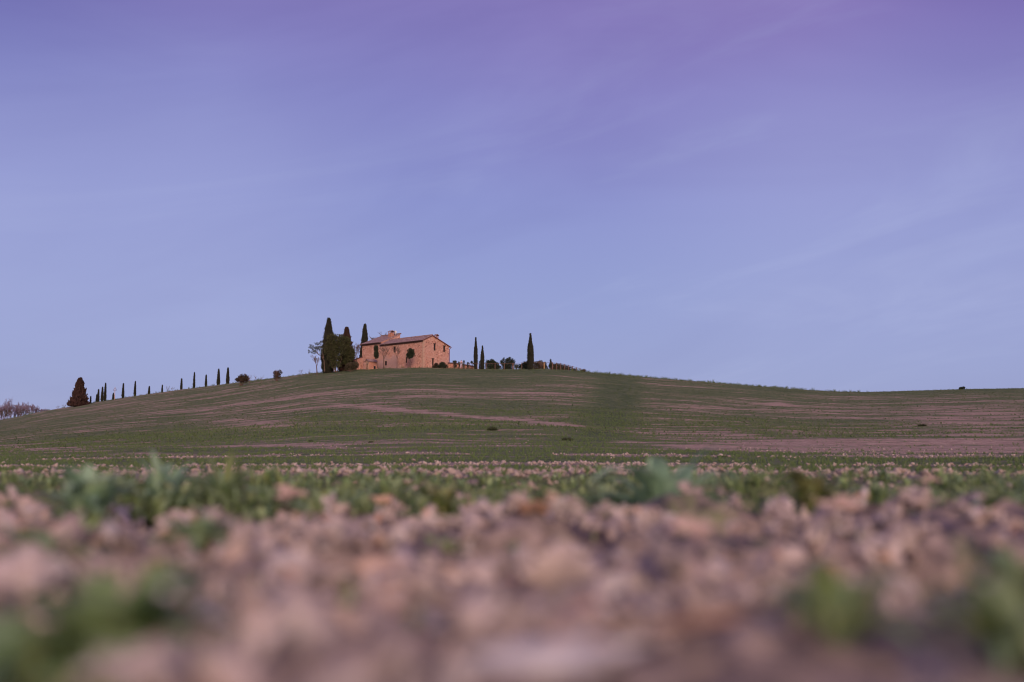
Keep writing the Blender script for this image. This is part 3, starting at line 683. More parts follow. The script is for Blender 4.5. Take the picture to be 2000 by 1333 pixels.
wall_mb(wm2, (0, Lr + Ll), ((1, 0), (0, -1)), H['xl'], wing, [])
wall_mb(wm2, (H['xl'], Lr), ((0, 1), (-1, 0)), Ll, lambda s: H['hl'], [])
wall_mb(wm2, (H['xl'], Lr + Ll), ((1, 0), (0, -1)), H['Wr'] - H['xl'], lambda s: H['e2'], [])
wm2.build('wing_wall', M['stone_wall'], house)
def slab(mb, A, B, C_, D, th=.16):
    A, B, C_, D = [np.array(v, float) for v in (A, B, C_, D)]; n = np.cross(B - A, D - A); n /= np.linalg.norm(n); n = n if n[2] > 0 else -n
    V = [A, B, C_, D] + [v + n * th for v in (A, B, C_, D)]
    mb.add(V, [(0, 3, 2, 1), (4, 5, 6, 7), (0, 1, 5, 4), (1, 2, 6, 5), (2, 3, 7, 6), (3, 0, 4, 7)])
def ext(x1, z1, x2, z2, o_):   # extend the slope beyond its eave at point 1
    k = (z2 - z1) / (x2 - x1); return x1 - o_ * (1 if x2 > x1 else -1), z1 - abs(o_) * k * (1 if x2 > x1 else -1)
rm = MB(); ov = .22
ax, az_ = ext(0, H['e1'], H['xr'], H['hr'], .45); bx_, bz = ext(H['Wr'], H['e2'], H['xr'], H['hr'], .4)
slab(rm, (ax, -ov, az_), (H['xr'], -ov, H['hr']), (H['xr'], Lr, H['hr']), (ax, Lr - .02, az_))
slab(rm, (H['xr'], -ov, H['hr']), (bx_, -ov, bz), (bx_, Lr + Ll, bz), (H['xr'], Lr, H['hr']))
for i in range(44): rm.box(H['xr'] - .14, H['xr'] + .14, -ov + i * (Lr + ov) / 44, -ov + (i + .93) * (Lr + ov) / 44, H['hr'] + .1, H['hr'] + .25)
rm.build('roof', M['tiles'], house)
rm = MB(); cx, cz = ext(0, H['eL'], H['xl'], H['hl'], .45); dx_, dz_ = ext(H['xl'], H['hl'], 0, H['eL'], .25)
slab(rm, (cx, Lr - .12, cz), (dx_, Lr - .12, dz_), (dx_, Lr + Ll + .25, dz_), (cx, Lr + Ll + .25, cz))
for i in range(20): rm.box(dx_ - .3, dx_ + .02, Lr - .12 + i * (Ll + .37) / 20, Lr - .12 + (i + .92) * (Ll + .37) / 20, dz_ + .1, dz_ + .24)
wing_roof = rm.build('wing_roof', M['tiles'], house)
# dark eaves: rafters and gutters
gm = MB(); gm.tube([(ax - .06, -ov, az_ + .03), (ax - .06, Lr - .1, az_ + .03)], .09, 8); gm.build('gutter', M['dark_wood'], house)
gm = MB(); gm.tube([(cx - .06, Lr - .1, cz + .03), (cx - .06, Lr + Ll + .25, cz + .03)], .09, 8); gm.build('gutter', M['dark_wood'], house)
rf = MB(); rf.box(ax + .02, -.003, 0, Lr - .12, az_ - .15, az_ - .01); rf.build('eaves_board', M['dark_wood'], house)
rf = MB(); rf.box(cx + .02, -.003, Lr, Lr + Ll, cz - .15, cz - .01); rf.build('eaves_board', M['dark_wood'], house)
pm = MB(); pm.tube([(bx_ + .05, -.3, bz + .02), (H['Wr'] + .05, -.12, H['e2'] - .55), (H['Wr'] + .03, -.1, -1.4)], .08, 8); pm.build('downpipe', M['dark_red'], house)
fm = MB(); fm.tube([(H['xr'], -ov - .02, H['hr'] + .02), (bx_, -ov - .02, bz + .02)], .07, 6); fm.tube([(ax, -ov - .02, az_ + .02), (H['xr'], -ov - .02, H['hr'] + .02)], .06, 6)
fm.build('verge_board', M['dark_red'], house)
def window(h, face, kind='window'):
    a, b_, z0, z1 = h; mb = MB(); k0, k1 = .12, .16; fw = .07
    def bx(a0, a1, c0, c1, d0, d1, q):
        if face == 'f': q.box(d0, d1, a0, a1, c0, c1)
        else: q.box(a0, a1, d0, d1, c0, c1)
    for q in ((a, a + fw, z0, z1), (b_ - fw, b_, z0, z1), (a + fw, b_ - fw, z1 - fw, z1), (a + fw, b_ - fw, z0, z0 + fw), ((a + b_) / 2 - .02, (a + b_) / 2 + .02, z0 + fw, z1 - fw)): bx(*q, k0, k1, mb)
    o = mb.build(kind, M['dark_wood'], house)
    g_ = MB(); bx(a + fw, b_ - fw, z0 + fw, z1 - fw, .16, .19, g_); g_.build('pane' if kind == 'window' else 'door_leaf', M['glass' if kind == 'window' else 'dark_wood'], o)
    l_ = MB(); bx(a - .12, b_ + .12, z1, z1 + .16, -.03, .1, l_)
    l_.build('lintel', M['dark_wood' if face == 'g' else 'stone_trim'], o)
    if kind == 'window': l_ = MB(); bx(a - .08, b_ + .08, z0 - .09, z0, -.06, .14, l_); l_.build('sill', M['stone_trim'], o)
for h in FW: window(h, 'f')
for h in GW: window(h, 'g')
window(FD[0], 'f', 'door'); window(GD[0], 'g', 'door')
for h in FS:
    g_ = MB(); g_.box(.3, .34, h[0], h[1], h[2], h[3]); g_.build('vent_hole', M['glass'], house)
# worn plaster on the lower middle of the facade, quoins at the corner
def sheet(face, pts, name, mat, off=.02):
    q = [loc2(px, py, face) for px, py in pts]; n = len(q)
    P = [(-off, s, z) if face == 'f' else (s, -off, z) for s, z in q] + [(.01, s, z) if face == 'f' else (s, .01, z) for s, z in q]
    F = [list(range(n)), list(range(n, 2 * n))[::-1]] + [[i, (i + 1) % n, (i + 1) % n + n, i + n] for i in range(n)]
    return mesh(name, P, F, mat, house)
qm = MB()
for i in range(15):
    z = -.3 + i * .4; w_ = .5 if i % 2 else .28
    qm.box(-.022, w_, -.022, 0, z, z + .36); qm.box(-.022, 0, 0, .78 - w_, z, z + .36)
qm.build('quoins', M['stone_trim'], house)
# chimneys
def chimney(px, py_top, py_base, wpx, Lx, Ly, roof_par):
    mb = MB(); w_ = wpx * HY / F_PX / 2 * .72
    zt = (py_base - py_top) * HY * 1.03 / F_PX
    return mb, w_, zt
def chim(x, y, zb, zt, w_, d_, parent):
    mb = MB(); mb.box(x - d_, x + d_, y - w_, y + w_, zb, zt - .75); mb.box(x - d_ - .08, x + d_ + .08, y - w_ - .08, y + w_ + .08, zt - .75, zt - .65)
    for sx in (-1, 1):
        for sy in (-1, 1): mb.box(x + sx * d_ - .13 * (sx > 0), x + sx * d_ + .13 * (sx < 0), y + sy * w_ - .13 * (sy > 0), y + sy * w_ + .13 * (sy < 0), zt - .65, zt - .28)
    mb.box(x - d_ + .14, x + d_ - .14, y - w_ + .2, y + w_ - .2, zt - .65, zt - .4)
    o = mb.build('chimney', M['brick'], parent)
    cm = MB(); e_ = .14
    slab(cm, (x - d_ - e_, y - w_ - e_, zt - .3), (x, y - w_ - e_, zt + .05), (x, y + w_ + e_, zt + .05), (x - d_ - e_, y + w_ + e_, zt - .3), .07)
    slab(cm, (x, y - w_ - e_, zt + .05), (x + d_ + e_, y - w_ - e_, zt - .3), (x + d_ + e_, y + w_ + e_, zt - .3), (x, y + w_ + e_, zt + .05), .07)
    cm.build('chimney_cap', M['tiles'], o)
def on_x(px, py, X):     # house-local (y, z) seen at a pixel on the vertical plane x = X
    d = at(px, py, 1.0) - np.array([0, 0, CAM_H]); o_ = np.array([0, 0, CAM_H]) - np.array([H['x0'], HY, H['z0']])
    R_ = np.array([[hs, hc, 0], [-hc, hs, 0], [0, 0, 1]]); dl, ol = R_ @ d, R_ @ o_; q = ol + dl * ((X - ol[0]) / dl[0]); return q[1], q[2]
cy_, cz_ = on_x(764.2, 646.8, 3.9); chim(3.9, cy_, wing(3.9) - .3, cz_, .42, .5, wing_roof)
cy_, cz_ = on_x(852.3, 654.2, 4.4); chim(4.4, cy_, gable(4.4) - .3, cz_, .3, .33, [o for o in house.children if o.name.startswith('roof')][0])
# dish and aerial on the wing roof
yy, zz_ = on_x(773, 649.5, 5.2); dm = MB(); dm.tube([(5.2, yy, wing(5.2) - .1), (5.2, yy, zz_)], .04, 6)
for i in range(6):
    r0, r1 = i * .07, (i + 1) * .07
    for j in range(16):
        a, b_ = j * math.pi / 8, (j + 1) * math.pi / 8
        dm.add([(5.1 + r * r * .6 - .12, yy + r * math.cos(q), zz_ + r * math.sin(q)) for r, q in ((r0, a), (r1, a), (r1, b_), (r0, b_))], [(0, 1, 2, 3)])
dish = dm.build('satellite_dish', M['white']); dish.matrix_world = house.matrix_world
from mathutils import Matrix
HM = Matrix.Translation((H['x0'], HY, H['z0'])) @ Matrix.Rotation(math.atan2(hc, hs), 4, 'Z')
dish.matrix_world = HM; prop(dish, 'small white satellite dish on the roof right of the large chimney', 'satellite dish')
am = MB(); yy, zz_ = on_x(769.9, 646.2, 4.9)
am.tube([(4.9, yy, wing(4.9) - .1), (4.9, yy, zz_)], .035, 6)
for k in range(4): am.tube([(4.9, yy - .35 + k * .0, zz_ - .1 - k * .22), (4.9, yy + .35, zz_ - .1 - k * .22)], .018, 4)
o = am.build('tv_aerial', M['bark']); o.matrix_world = HM; prop(o, 'thin metal aerial between the large chimney and the dish', 'aerial')

# bread oven: small brick shed with an arched mouth and a stone roof
def arch_wall(mb, x, y0, y1, zt, ya, yb, zs, z0):
    """wall in the plane x, with an arched opening between ya and yb springing at zs"""
    n = 10; r_ = (yb - ya) / 2; ym = (ya + yb) / 2
    arc = [(ym - r_ * math.cos(math.pi * i / n), zs + r_ * math.sin(math.pi * i / n)) for i in range(n + 1)]
    mb.add([(x, y0, z0), (x, ya, z0), (x, ya, zs), (x, ya, zt), (x, y0, zt)], [(0, 1, 2, 3, 4)])
    mb.add([(x, yb, z0), (x, y1, z0), (x, y1, zt), (x, yb, zt), (x, yb, zs)], [(0, 1, 2, 3, 4)])
    for (a, za), (b_, zb) in zip(arc[:-1], arc[1:]): mb.add([(x, a, za), (x, b_, zb), (x, b_, zt), (x, a, zt)], [(0, 1, 2, 3)])
OY = 213.0; ob = at(720.5, 719, OY); ob[2] = float(at(720, 719.3, OY)[2])
oven = empty('bread_oven', ob, 'small brick oven house with arched mouth in front of the left end of the farmhouse', 'oven', rz=math.radians(38))
# local: x to the right, y to the back; the mouth faces -x, the brick side faces -y
k_ = OY / F_PX
zt = 14.5 * k_; wd = 1.95; dp = 1.4
bmx = MB(); bmx.add([(0, 0, -.6), (wd, 0, -.6), (wd, 0, zt - .15), (0, 0, zt - .15)], [(0, 1, 2, 3)]); bmx.add([(0, dp, -.6), (wd, dp, -.6), (wd, dp, zt - .15), (0, dp, zt - .15)], [(3, 2, 1, 0)])
bmx.add([(wd, 0, -.6), (wd, dp, -.6), (wd, dp, zt - .15), (wd, dp / 2, zt + .3), (wd, 0, zt - .15)], [(0, 1, 2, 3, 4)])
bmx.build('wall', M['brick'], oven)
fmx = MB(); arch_wall(fmx, 0, 0, dp, zt - .15, .42, 1.0, .75, -.6); fmx.add([(0, 0, zt - .15), (0, dp, zt - .15), (0, dp / 2, zt + .3)], [(0, 1, 2)]); fmx.box(-.1, -.002, .24, .40, -.4, .85); fmx.box(-.2, -.002, .2, 1.2, .12, .22)
fmx.build('front', M['stone_trim'], oven)
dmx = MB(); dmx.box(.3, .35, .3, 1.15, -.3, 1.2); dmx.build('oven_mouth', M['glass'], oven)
rmx = MB(); slab(rmx, (-.25, -.22, zt - .24), (wd + .15, -.22, zt - .24), (wd + .15, dp / 2, zt + .34), (-.25, dp / 2, zt + .34), .1); slab(rmx, (-.25, dp / 2, zt + .34), (wd + .15, dp / 2, zt + .34), (wd + .15, dp + .22, zt - .24), (-.25, dp + .22, zt - .24), .1)
rmx.build('roof', M['tiles'], oven)
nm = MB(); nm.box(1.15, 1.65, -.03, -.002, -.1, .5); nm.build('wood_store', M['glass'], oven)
# sloping garden wall left of the house
def wall_thing(name, label, pts, Yd, depth, mat, cap=None, zb=1.0, dys=None):
    """low wall following pixel points (px, top py)"""
    P = [at(px, py, Yd if dys is None else dys[i]) for i, (px, py) in enumerate(pts)]
    e = empty(name, (P[0][0], P[0][1], float(terr(P[0][0], P[0][1]))), label, 'wall'); o0 = np.array(e.location)
    mb = MB(); cb = MB()
    for A, B in zip(P[:-1], P[1:]):
        d = B - A; n = np.array([-d[1], d[0], 0]); n = n / np.linalg.norm(n) * depth
        zl = min(float(terr(A[0], A[1])), float(terr(B[0], B[1]))) - zb
        V = [A * [1, 1, 0] + [0, 0, zl], B * [1, 1, 0] + [0, 0, zl], B, A]; V = V + [v + n for v in V]
        mb.add(np.array(V) - o0, [(0, 1, 2, 3), (7, 6, 5, 4), (3, 2, 6, 7), (0, 3, 7, 4), (1, 5, 6, 2)])
        if cap:
            u_ = np.array([0, 0, cap]); W = [A - n * .35, B - n * .35, B + n * 1.35, A + n * 1.35]; W = W + [(A + B) * 0 + v + u_ for v in W]
            cb.add(np.array(W) - o0, [(0, 3, 2, 1), (4, 5, 6, 7), (0, 1, 5, 4), (1, 2, 6, 5), (2, 3, 7, 6), (3, 0, 4, 7)])
    mb.build('wall_body', M[mat], e)
    if cap: cb.build('tile_coping', M['dark_tile'], e)
    return e
wall_thing('garden_wall', 'stone garden wall sloping down to the left from the farmhouse', [(670, 712), (680, 709.5), (690, 704.5), (699, 700.8), (709, 697.8)], 222, .4, 'stone_wall', .07, dys=[217, 218.5, 220, 221.5, 223])
wall_thing('terrace_wall', 'low orange terrace wall with dark tile coping right of the farmhouse', [(876, 710.8), (888, 711.2), (898, 713), (912, 715), (924, 717.4), (931, 719)], 214, .4, 'brick', .28, dys=[217, 217.5, 218, 219, 220, 220.5])

# ------------------------------------------------------------------ trees and shrubs
TG = 9
def sprays(P, N, L_, W_, r, jitter=.5):
    """leaf sprays: slim four-cornered pieces pointing roughly along N"""
    n = len(P); N = N + r.normal(0, jitter, (n, 3)); N /= np.linalg.norm(N, axis=1)[:, None]
    A = np.cross(N, r.normal(size=(n, 3))); A /= np.linalg.norm(A, axis=1)[:, None] + 1e-9
    l = (L_ * r.uniform(.6, 1.3, n))[:, None]; w_ = (W_ * r.uniform(.6, 1.3, n))[:, None]
    V = np.stack([P, P + N * l * .45 + A * w_, P + N * l, P + N * l * .5 - A * w_], 1).reshape(-1, 3)
    return V, np.arange(n * 4).reshape(n, 4)
def cypress(px, top_py, hw_px, label, Yd=None, group=None, mat='cypress', shape='spire', seed=1, rough=.12, n=None, cat='cypress', tufts=1.0, name='cypress_tree'):
    if Yd is None:
        u = (px - 1000) / F_PX; Yd = float(crest_y(u)) + 2
    x_ = at(px, top_py, Yd)[0]; g0 = float(terr(x_, Yd)); zt = at(px, top_py, Yd)[2]; Hh = zt - g0; R0 = hw_px * Yd / F_PX * (.85 if hw_px < 4 else 1.05)
    e = empty(name, (x_, Yd, g0), label, cat, group)
    r = np.random.default_rng(seed * 13 + 5)
    def prof(t_):
        if shape == 'spire': return np.minimum(1, .55 + t_ * 3) * np.clip(1 - t_, 0, 1) ** .8 * (1 + .25 * t_)
        if shape == 'flame': return np.minimum(1, .6 + t_ * 1.6) * np.clip(1 - t_ ** 2.1, 0, 1) ** .9
        if shape == 'column': return np.minimum(1, .72 + t_ * 1.2) * np.clip(1 - t_ ** 3.2, 0, 1) ** .8 * np.minimum(1, (1 - t_) * 2.6 + .04)
        if shape == 'cone': return np.clip(1 - t_, 0, 1) ** .74
        return np.minimum(1, .35 + t_ * 3) * np.clip(1 - t_ ** 3, 0, 1) ** .6      # egg
    n = n or int(500 + 900 * hw_px)
    def rad(t_, a): return R0 * prof(t_) * (1 - rough + rough * 2.2 * vnoise(a * 1.6 + 20 * seed, t_ * Hh / (R0 + .3) * 4, seed))
    # inner core
    K, J = 26, 12; tv = np.linspace(0, 1, K); av = np.arange(J) * 2 * math.pi / J
    Tg, Ag = np.meshgrid(tv, av, indexing='ij'); Rg = rad(Tg, Ag) * .78
    zb = -.15
    core = np.stack([Rg * np.cos(Ag), Rg * np.sin(Ag), zb + Tg * (Hh * .95 - zb)], -1).reshape(-1, 3)
    ii = np.arange(K * J).reshape(K, J); jj = np.roll(ii, -1, 1); cf = np.stack([ii[:-1], jj[:-1], jj[1:], ii[1:]], -1).reshape(-1, 4)
    tq = r.random(n) ** 1.15; aq = r.uniform(0, 2 * math.pi, n); rq = rad(tq, aq) * r.uniform(.7, 1.0, n)
    P = np.stack([rq * np.cos(aq), rq * np.sin(aq), zb + tq * (Hh * .97 - zb)], 1)
    N = np.stack([np.cos(aq) * .45, np.sin(aq) * .45, np.ones(n)], 1)
    nt_ = int(tufts * (1 + R0 * 14)); Pt = []
    for _ in range(nt_):      # side shoots that break the outline
        tq_ = r.random() ** 1.2 * .93; aq_ = r.uniform(0, 2 * math.pi); rr_ = float(rad(np.array([tq_]), np.array([aq_]))[0]) * r.uniform(.9, 1.0) + R0 * .10 * r.random() * (1 - tq_); hh_ = (.25 + R0 * .30) * r.uniform(.5, 1.4) * (1 - .6 * tq_); m_ = 14
        w_ = r.random(m_); c_ = np.array([rr_ * math.cos(aq_), rr_ * math.sin(aq_), zb + tq_ * (Hh * .95 - zb)])
        Pt.append(c_ + np.stack([r.normal(0, 1, m_) * (1 - w_), r.normal(0, 1, m_) * (1 - w_), w_ * 0], 1) * hh_ * .16 + np.array([math.cos(aq_) * .18, math.sin(aq_) * .18, 1]) * (w_ * hh_)[:, None])
    if Pt:
        Pt = np.concatenate(Pt); P = np.concatenate([P, Pt]); N = np.concatenate([N, np.tile([0, 0, 1.], (len(Pt), 1))])
    V, F_ = sprays(P, N, min(.22 + R0 * .2, .55), min(.035 + R0 * .04, .11), r, .25)
    mesh('crown', np.concatenate([core, V]), np.concatenate([cf, F_ + len(core)]), M[mat], e)
    tm_ = MB(); tm_.tube([(0, 0, -.4), (0, 0, Hh * .25), (0, 0, Hh * .6)], [R0 * .16 + .04, R0 * .12 + .03, .03], 7); tm_.build('trunk', M['bark'], e)
    return e
G1 = 'young cypresses along the hillside drive'
small = [(177.5, 775, 1.1, 'tiny thin cypress immediately right of the big dark conifer'),
 (189.3, 771.5, 1.4, 'short cypress at the left end of the tight cypress group'),
 (192.8, 761.5, 2.3, 'second cypress of the tight group, middle height'),
 (200.6, 756.5, 2.6, 'third cypress of the tight group, wider than its neighbours'),
 (206.6, 748.5, 2.6, 'tallest cypress at the right end of the tight group'),
 (221.6, 769, 1.5, 'small dark cypress standing just left of the utility pole'),
 (241.3, 749.5, 2.4, 'cypress standing first to the right of the utility pole'),
 (264.6, 745.5, 2.2, 'slim tall cypress second to the right of the utility pole'),
 (291.8, 755.5, 1.8, 'short pointed cypress third to the right of the utility pole'),
 (317.2, 753, 1.2, 'thinnest short cypress, fourth to the right of the utility pole'),
 (355.0, 740.5, 2.1, 'small cypress fifth to the right of the utility pole'),
 (380.0, 728, 2.1, 'slim cypress sixth right of the utility pole, taller than its neighbours'),
 (403.0, 733, 2.0, 'short slightly bent cypress left of the last pair'),
 (427.5, 721.5, 3.4, 'left cypress of the last pair before the reddish bush'),
 (445.6, 719, 3.4, 'right cypress of the last pair, next to the reddish bush')]
for i, (px, ty, hw, lab) in enumerate(small): cypress(px, ty, hw, lab, group=G1, seed=i + 3, rough=.18)
cypress(157, 739.5, 14.5, 'big ragged dark brown conifer at the lower left end of the drive', mat='cypress_brown', shape='cone', seed=31, rough=.42, n=9000, cat='conifer', name='conifer_tree', Yd=246, tufts=5)
cypress(642.5, 621.5, 12.3, 'tallest broad dark cypress left of the farmhouse', Yd=214, shape='flame', seed=32, rough=.22, n=11000, cat='cypress', tufts=2)
cypress(677.5, 640.5, 14.5, 'second broad cypress with a ragged reddish top, nearer the farmhouse', Yd=217, shape='cone', seed=33, rough=.34, n=9000, mat='cypress_brown', tufts=3)
cypress(712.8, 633.5, 10.5, 'pointed dark cypress rising behind the left end of the farmhouse', Yd=236, shape='cone', seed=34, rough=.16, n=7000)
cypress(929.3, 659, 3.7, 'tall slim cypress, first right of the farmhouse', Yd=210, seed=35, shape='column', n=4500)
cypress(942.3, 676, 3.6, 'shorter slim cypress beside the tall slim one', Yd=209.5, seed=36, shape='column', n=3500)
cypress(1036, 651.5, 5.3, 'tall lone cypress by the wooden rail fence', Yd=208.5, seed=37, n=6000, shape='column')

def leafy(name, px, Yd, blobs, mat, label, cat, n=2500, leaf_=.16, seed=1, stems=None, group=None, bark='bark', base_py=None):
    """blobs: (px, py, rx_px, ry_px); trunks or stems join the ground to the blobs"""
    r = np.random.default_rng(seed); k = Yd / F_PX
    x_ = at(px, 700, Yd)[0]; g0 = float(terr(x_, Yd)); e = empty(name, (x_, Yd, g0), label, cat, group); o0 = np.array([x_, Yd, g0])
    wts = np.array([b_[2] * b_[3] for b_ in blobs], float); wts /= wts.sum(); P = []; N = []
    for (bx, by, rx, ry), w_ in zip(blobs, wts):
        c_ = at(bx, by, Yd); m_ = max(30, int(n * w_)); d = r.normal(size=(m_, 3)); d /= np.linalg.norm(d, axis=1)[:, None]
        q = np.array([vnoise(np.array([a * 2.3 + 9]), np.array([b2 * 2.3 + c3]), seed)[0] for a, b2, c3 in d])
        rr = r.random(m_) ** .45 * (.62 + .6 * q)
        p = c_ + d * rr[:, None] * np.array([rx * k, max(rx, 6) * k * .9, ry * k]); P.append(p); N.append(d + [0, 0, .3])
    P = np.concatenate(P); N = np.concatenate(N); keep = P[:, 2] > terr(P[:, 0], P[:, 1]) - .05
    V, F_ = sprays(P[keep] - o0, N[keep], leaf_, leaf_ * .38, r, .7)
    mesh('foliage' if cat in ('bush', 'shrub', 'hedge') else 'crown', V, F_, M[mat], e)
    tb = MB()
    if stems is None:
        for bx, by, rx, ry in blobs[:6]:
            c_ = at(bx, by, Yd) - o0
            for _ in range(3):
                q = c_ + r.normal(0, 1, 3) * np.array([rx, rx, ry]) * k * .35; a = r.normal(0, .12, 3) * [1, 1, 0]
                tb.tube([a + [0, 0, -.2], a * .6 + q * .5 + r.normal(0, .05, 3), q], [.05, .035, .012], 5)
    else:
        for path in stems:
            pp = [at(a, b_, Yd + (q[0] if q else 0)) - o0 for a, b_, *q in path]; R_ = np.linspace(stems_w.get(name, .11), .025, len(pp)); tb.tube(pp, R_, 6)
    tb.build('trunk' if stems is not None else 'stems', M[bark], e)
    return e
stems_w = {}
def bare(name, px, Yd, top_py, spread_px, label, cat='bare tree', spread=.75, seed=1, mat='twig', levels=4, r0=.10, fork=.35, group=None, base_py=None, nb=4, twig=.012, lean=0, parts=True):
    """leafless tree by recursive branching"""
    r = random.Random(seed); x_ = at(px, top_py, Yd)[0]; g0 = float(terr(x_, Yd)); zt = at(px, top_py, Yd)[2]; Hh = zt - g0; W_ = spread_px * Yd / F_PX
    e = empty(name, (x_, Yd, g0), label, cat, group); tr = MB(); br = MB()
    fz = Hh * fork
    tr.tube([(0, 0, -.4), (r.uniform(-.04, .04), 0, fz * .5), (lean * .3, 0, fz)], [r0, r0 * .85, r0 * .7], 7)
    def grow(p, d, L_, R_, lv):
        mid = p + d * L_ * .5 + Vector([r.uniform(-1, 1) for _ in range(3)]) * L_ * .08; q = p + d * L_ + Vector((0, 0, L_ * .06))
        br.tube([p, mid, q], [R_, R_ * .75, max(twig * .6, R_ * .45)], 5 if lv > 2 else 3, cap=False)
        if lv == 0: return
        for i in range(nb if lv > 1 else nb + 1):
            t_ = r.uniform(.4, 1.); b_ = p + (q - p) * t_
            nd = (d + Vector((r.uniform(-1, 1), r.uniform(-1, 1), r.uniform(-.35, .8))) * spread).normalized()
            grow(b_, nd, L_ * r.uniform(.5, .75), max(twig * .7, R_ * .5), lv - 1)
    L0 = (Hh - fz) * .42
    for i in range(nb + 1):
        a = i * 2 * math.pi / (nb + 1) + r.uniform(-.4, .4); s_ = min(1.2, W_ / (Hh - fz) * 1.1) * r.uniform(.5, 1.1)
        d = Vector((math.cos(a) * s_ + lean * .2, math.sin(a) * s_, 1)).normalized()
        grow(Vector((lean * .3, 0, fz * r.uniform(.85, 1))), d, L0 * r.uniform(.85, 1.15), r0 * .55, levels - 1)
    tr.build('trunk', M['bark' if mat == 'twig' else mat], e); br.build('branches', M[mat], e)
    return e

# trees left of the house
leafy('evergreen_tree', 656, 211, [(655, 668, 17, 14), (645, 682, 12, 16), (662, 682, 13, 16), (652, 698, 13, 14), (667, 662, 8, 8), (649, 660, 10, 8), (655, 712, 11, 8)], 'green_leaf',
      'rounded green tree in front of the tallest cypress, with bare stems at its foot', 'tree', n=9000, leaf_=.26, seed=3,
      stems=[[(655, 727), (653, 712), (650, 695), (643, 680)], [(656, 727), (656, 708), (660, 688), (664, 668)], [(653, 727), (648, 710), (641, 694)], [(658, 727), (664, 712), (668, 698)]])
leafy('evergreen_tree', 680, 213.5, [(677, 668, 9, 12), (676, 684, 11, 14), (684, 696, 10, 12), (676, 704, 9, 10), (688, 688, 6, 12)], 'green_leaf',
      'dull green ivy covered tree in front of the reddish topped cypress', 'tree', n=6500, leaf_=.24, seed=5, stems=[[(678, 727), (678, 708), (676, 690), (678, 672)], [(680, 727), (684, 708), (687, 692)]])
leafy('grey_olive_tree', 626, 212, [(608, 678, 5, 5), (616, 682, 7, 5), (624, 680, 7, 6), (613, 688, 5, 4), (604, 687, 2.5, 3), (620, 672, 6, 3), (628, 688, 4, 6), (627, 670, 3, 4)], 'olive_leaf',
      'grey green tree reaching out left from behind the tallest cypress', 'tree', n=900, leaf_=.22, seed=6,
      stems=[[(634, 726), (633, 705), (629, 697), (622, 693), (616, 686), (608, 679)], [(622, 693), (619, 687), (620, 676)], [(632, 700), (630, 688), (626, 674)]])
bare('bare_tree', 620, 210, 692, 13, 'small bare tree with a thin forked trunk left of the tallest cypress', seed=4, fork=.42, r0=.13, levels=4, nb=3, twig=.032, lean=-.4)
bare('bare_sapling', 604, 210, 716, 4, 'faint bare sapling at the foot of the slope left of the small bare tree', cat='sapling', seed=9, fork=.2, r0=.03, levels=2, nb=2, twig=.012, lean=.3)
bare('bare_tree', 697, 219, 661, 9, 'thin bare tree between the second broad cypress and the farmhouse', seed=11, fork=.3, r0=.12, levels=4, nb=3, twig=.03)
bare('bare_tree', 733, 232, 645.5, 11, 'bare treetop showing above the left part of the farmhouse roof', seed=12, fork=.55, r0=.14, levels=4, nb=3, twig=.034)
bare('bare_tree', 751.5, 233, 643.5, 3.5, 'narrow bare treetop just left of the large chimney', seed=13, fork=.6, r0=.10, levels=4, nb=3, twig=.03)
# in front of the house
leafy('clipped_tree', 734.5, 210.6, [(734.5, 681, 4.6, 7), (734.8, 693, 5.2, 8.5)], 'dark_leaf', 'narrow dark evergreen on a thin stem in front of the left wing', 'tree', n=3200, leaf_=.16, seed=21, stems=[[(736.6, 719), (736.4, 705), (735.5, 692)]])
bare('bare_tree', 750, 210.3, 668, 15, 'bare pollarded tree whose branches fan out before the middle of the facade', seed=23, fork=.42, r0=.11, levels=4, nb=3, twig=.034)
bare('bare_tree', 776, 210, 670, 9, 'second bare tree, slighter, before the upper facade window', seed=24, fork=.38, r0=.07, levels=4, nb=3, twig=.028)
leafy('clipped_tree', 801.5, 209.5, [(802, 687, 6.2, 7), (800, 695, 6.2, 6.5), (804.5, 692, 5, 8), (797, 693, 3, 3)], 'dark_leaf', 'rounded dark evergreen on a short stem in front of the facade door', 'tree', n=4200, leaf_=.17, seed=22, stems=[[(801, 718), (801, 706), (801, 694)]])
leafy('brown_bush', 686, 209, [(684, 716, 10, 6.5), (692, 714, 9, 7), (679, 719, 6, 4)], 'bush_leaf', 'wide brown green bush in front of the garden wall', 'bush', n=3800, leaf_=.22, seed=25)
leafy('green_bush', 863, 209, [(864, 713, 6.5, 6), (868, 716, 6.5, 4), (858, 717, 5, 3.5)], 'dark_leaf', 'round dark green bush in front of the gable wall', 'bush', n=2600, leaf_=.16, seed=26)
leafy('red_bush', 852, 209.6, [(852, 714, 4.5, 5), (848, 717, 4, 3)], 'red_leaf', 'reddish bush next to the gable door', 'bush', n=1200, leaf_=.15, seed=27)
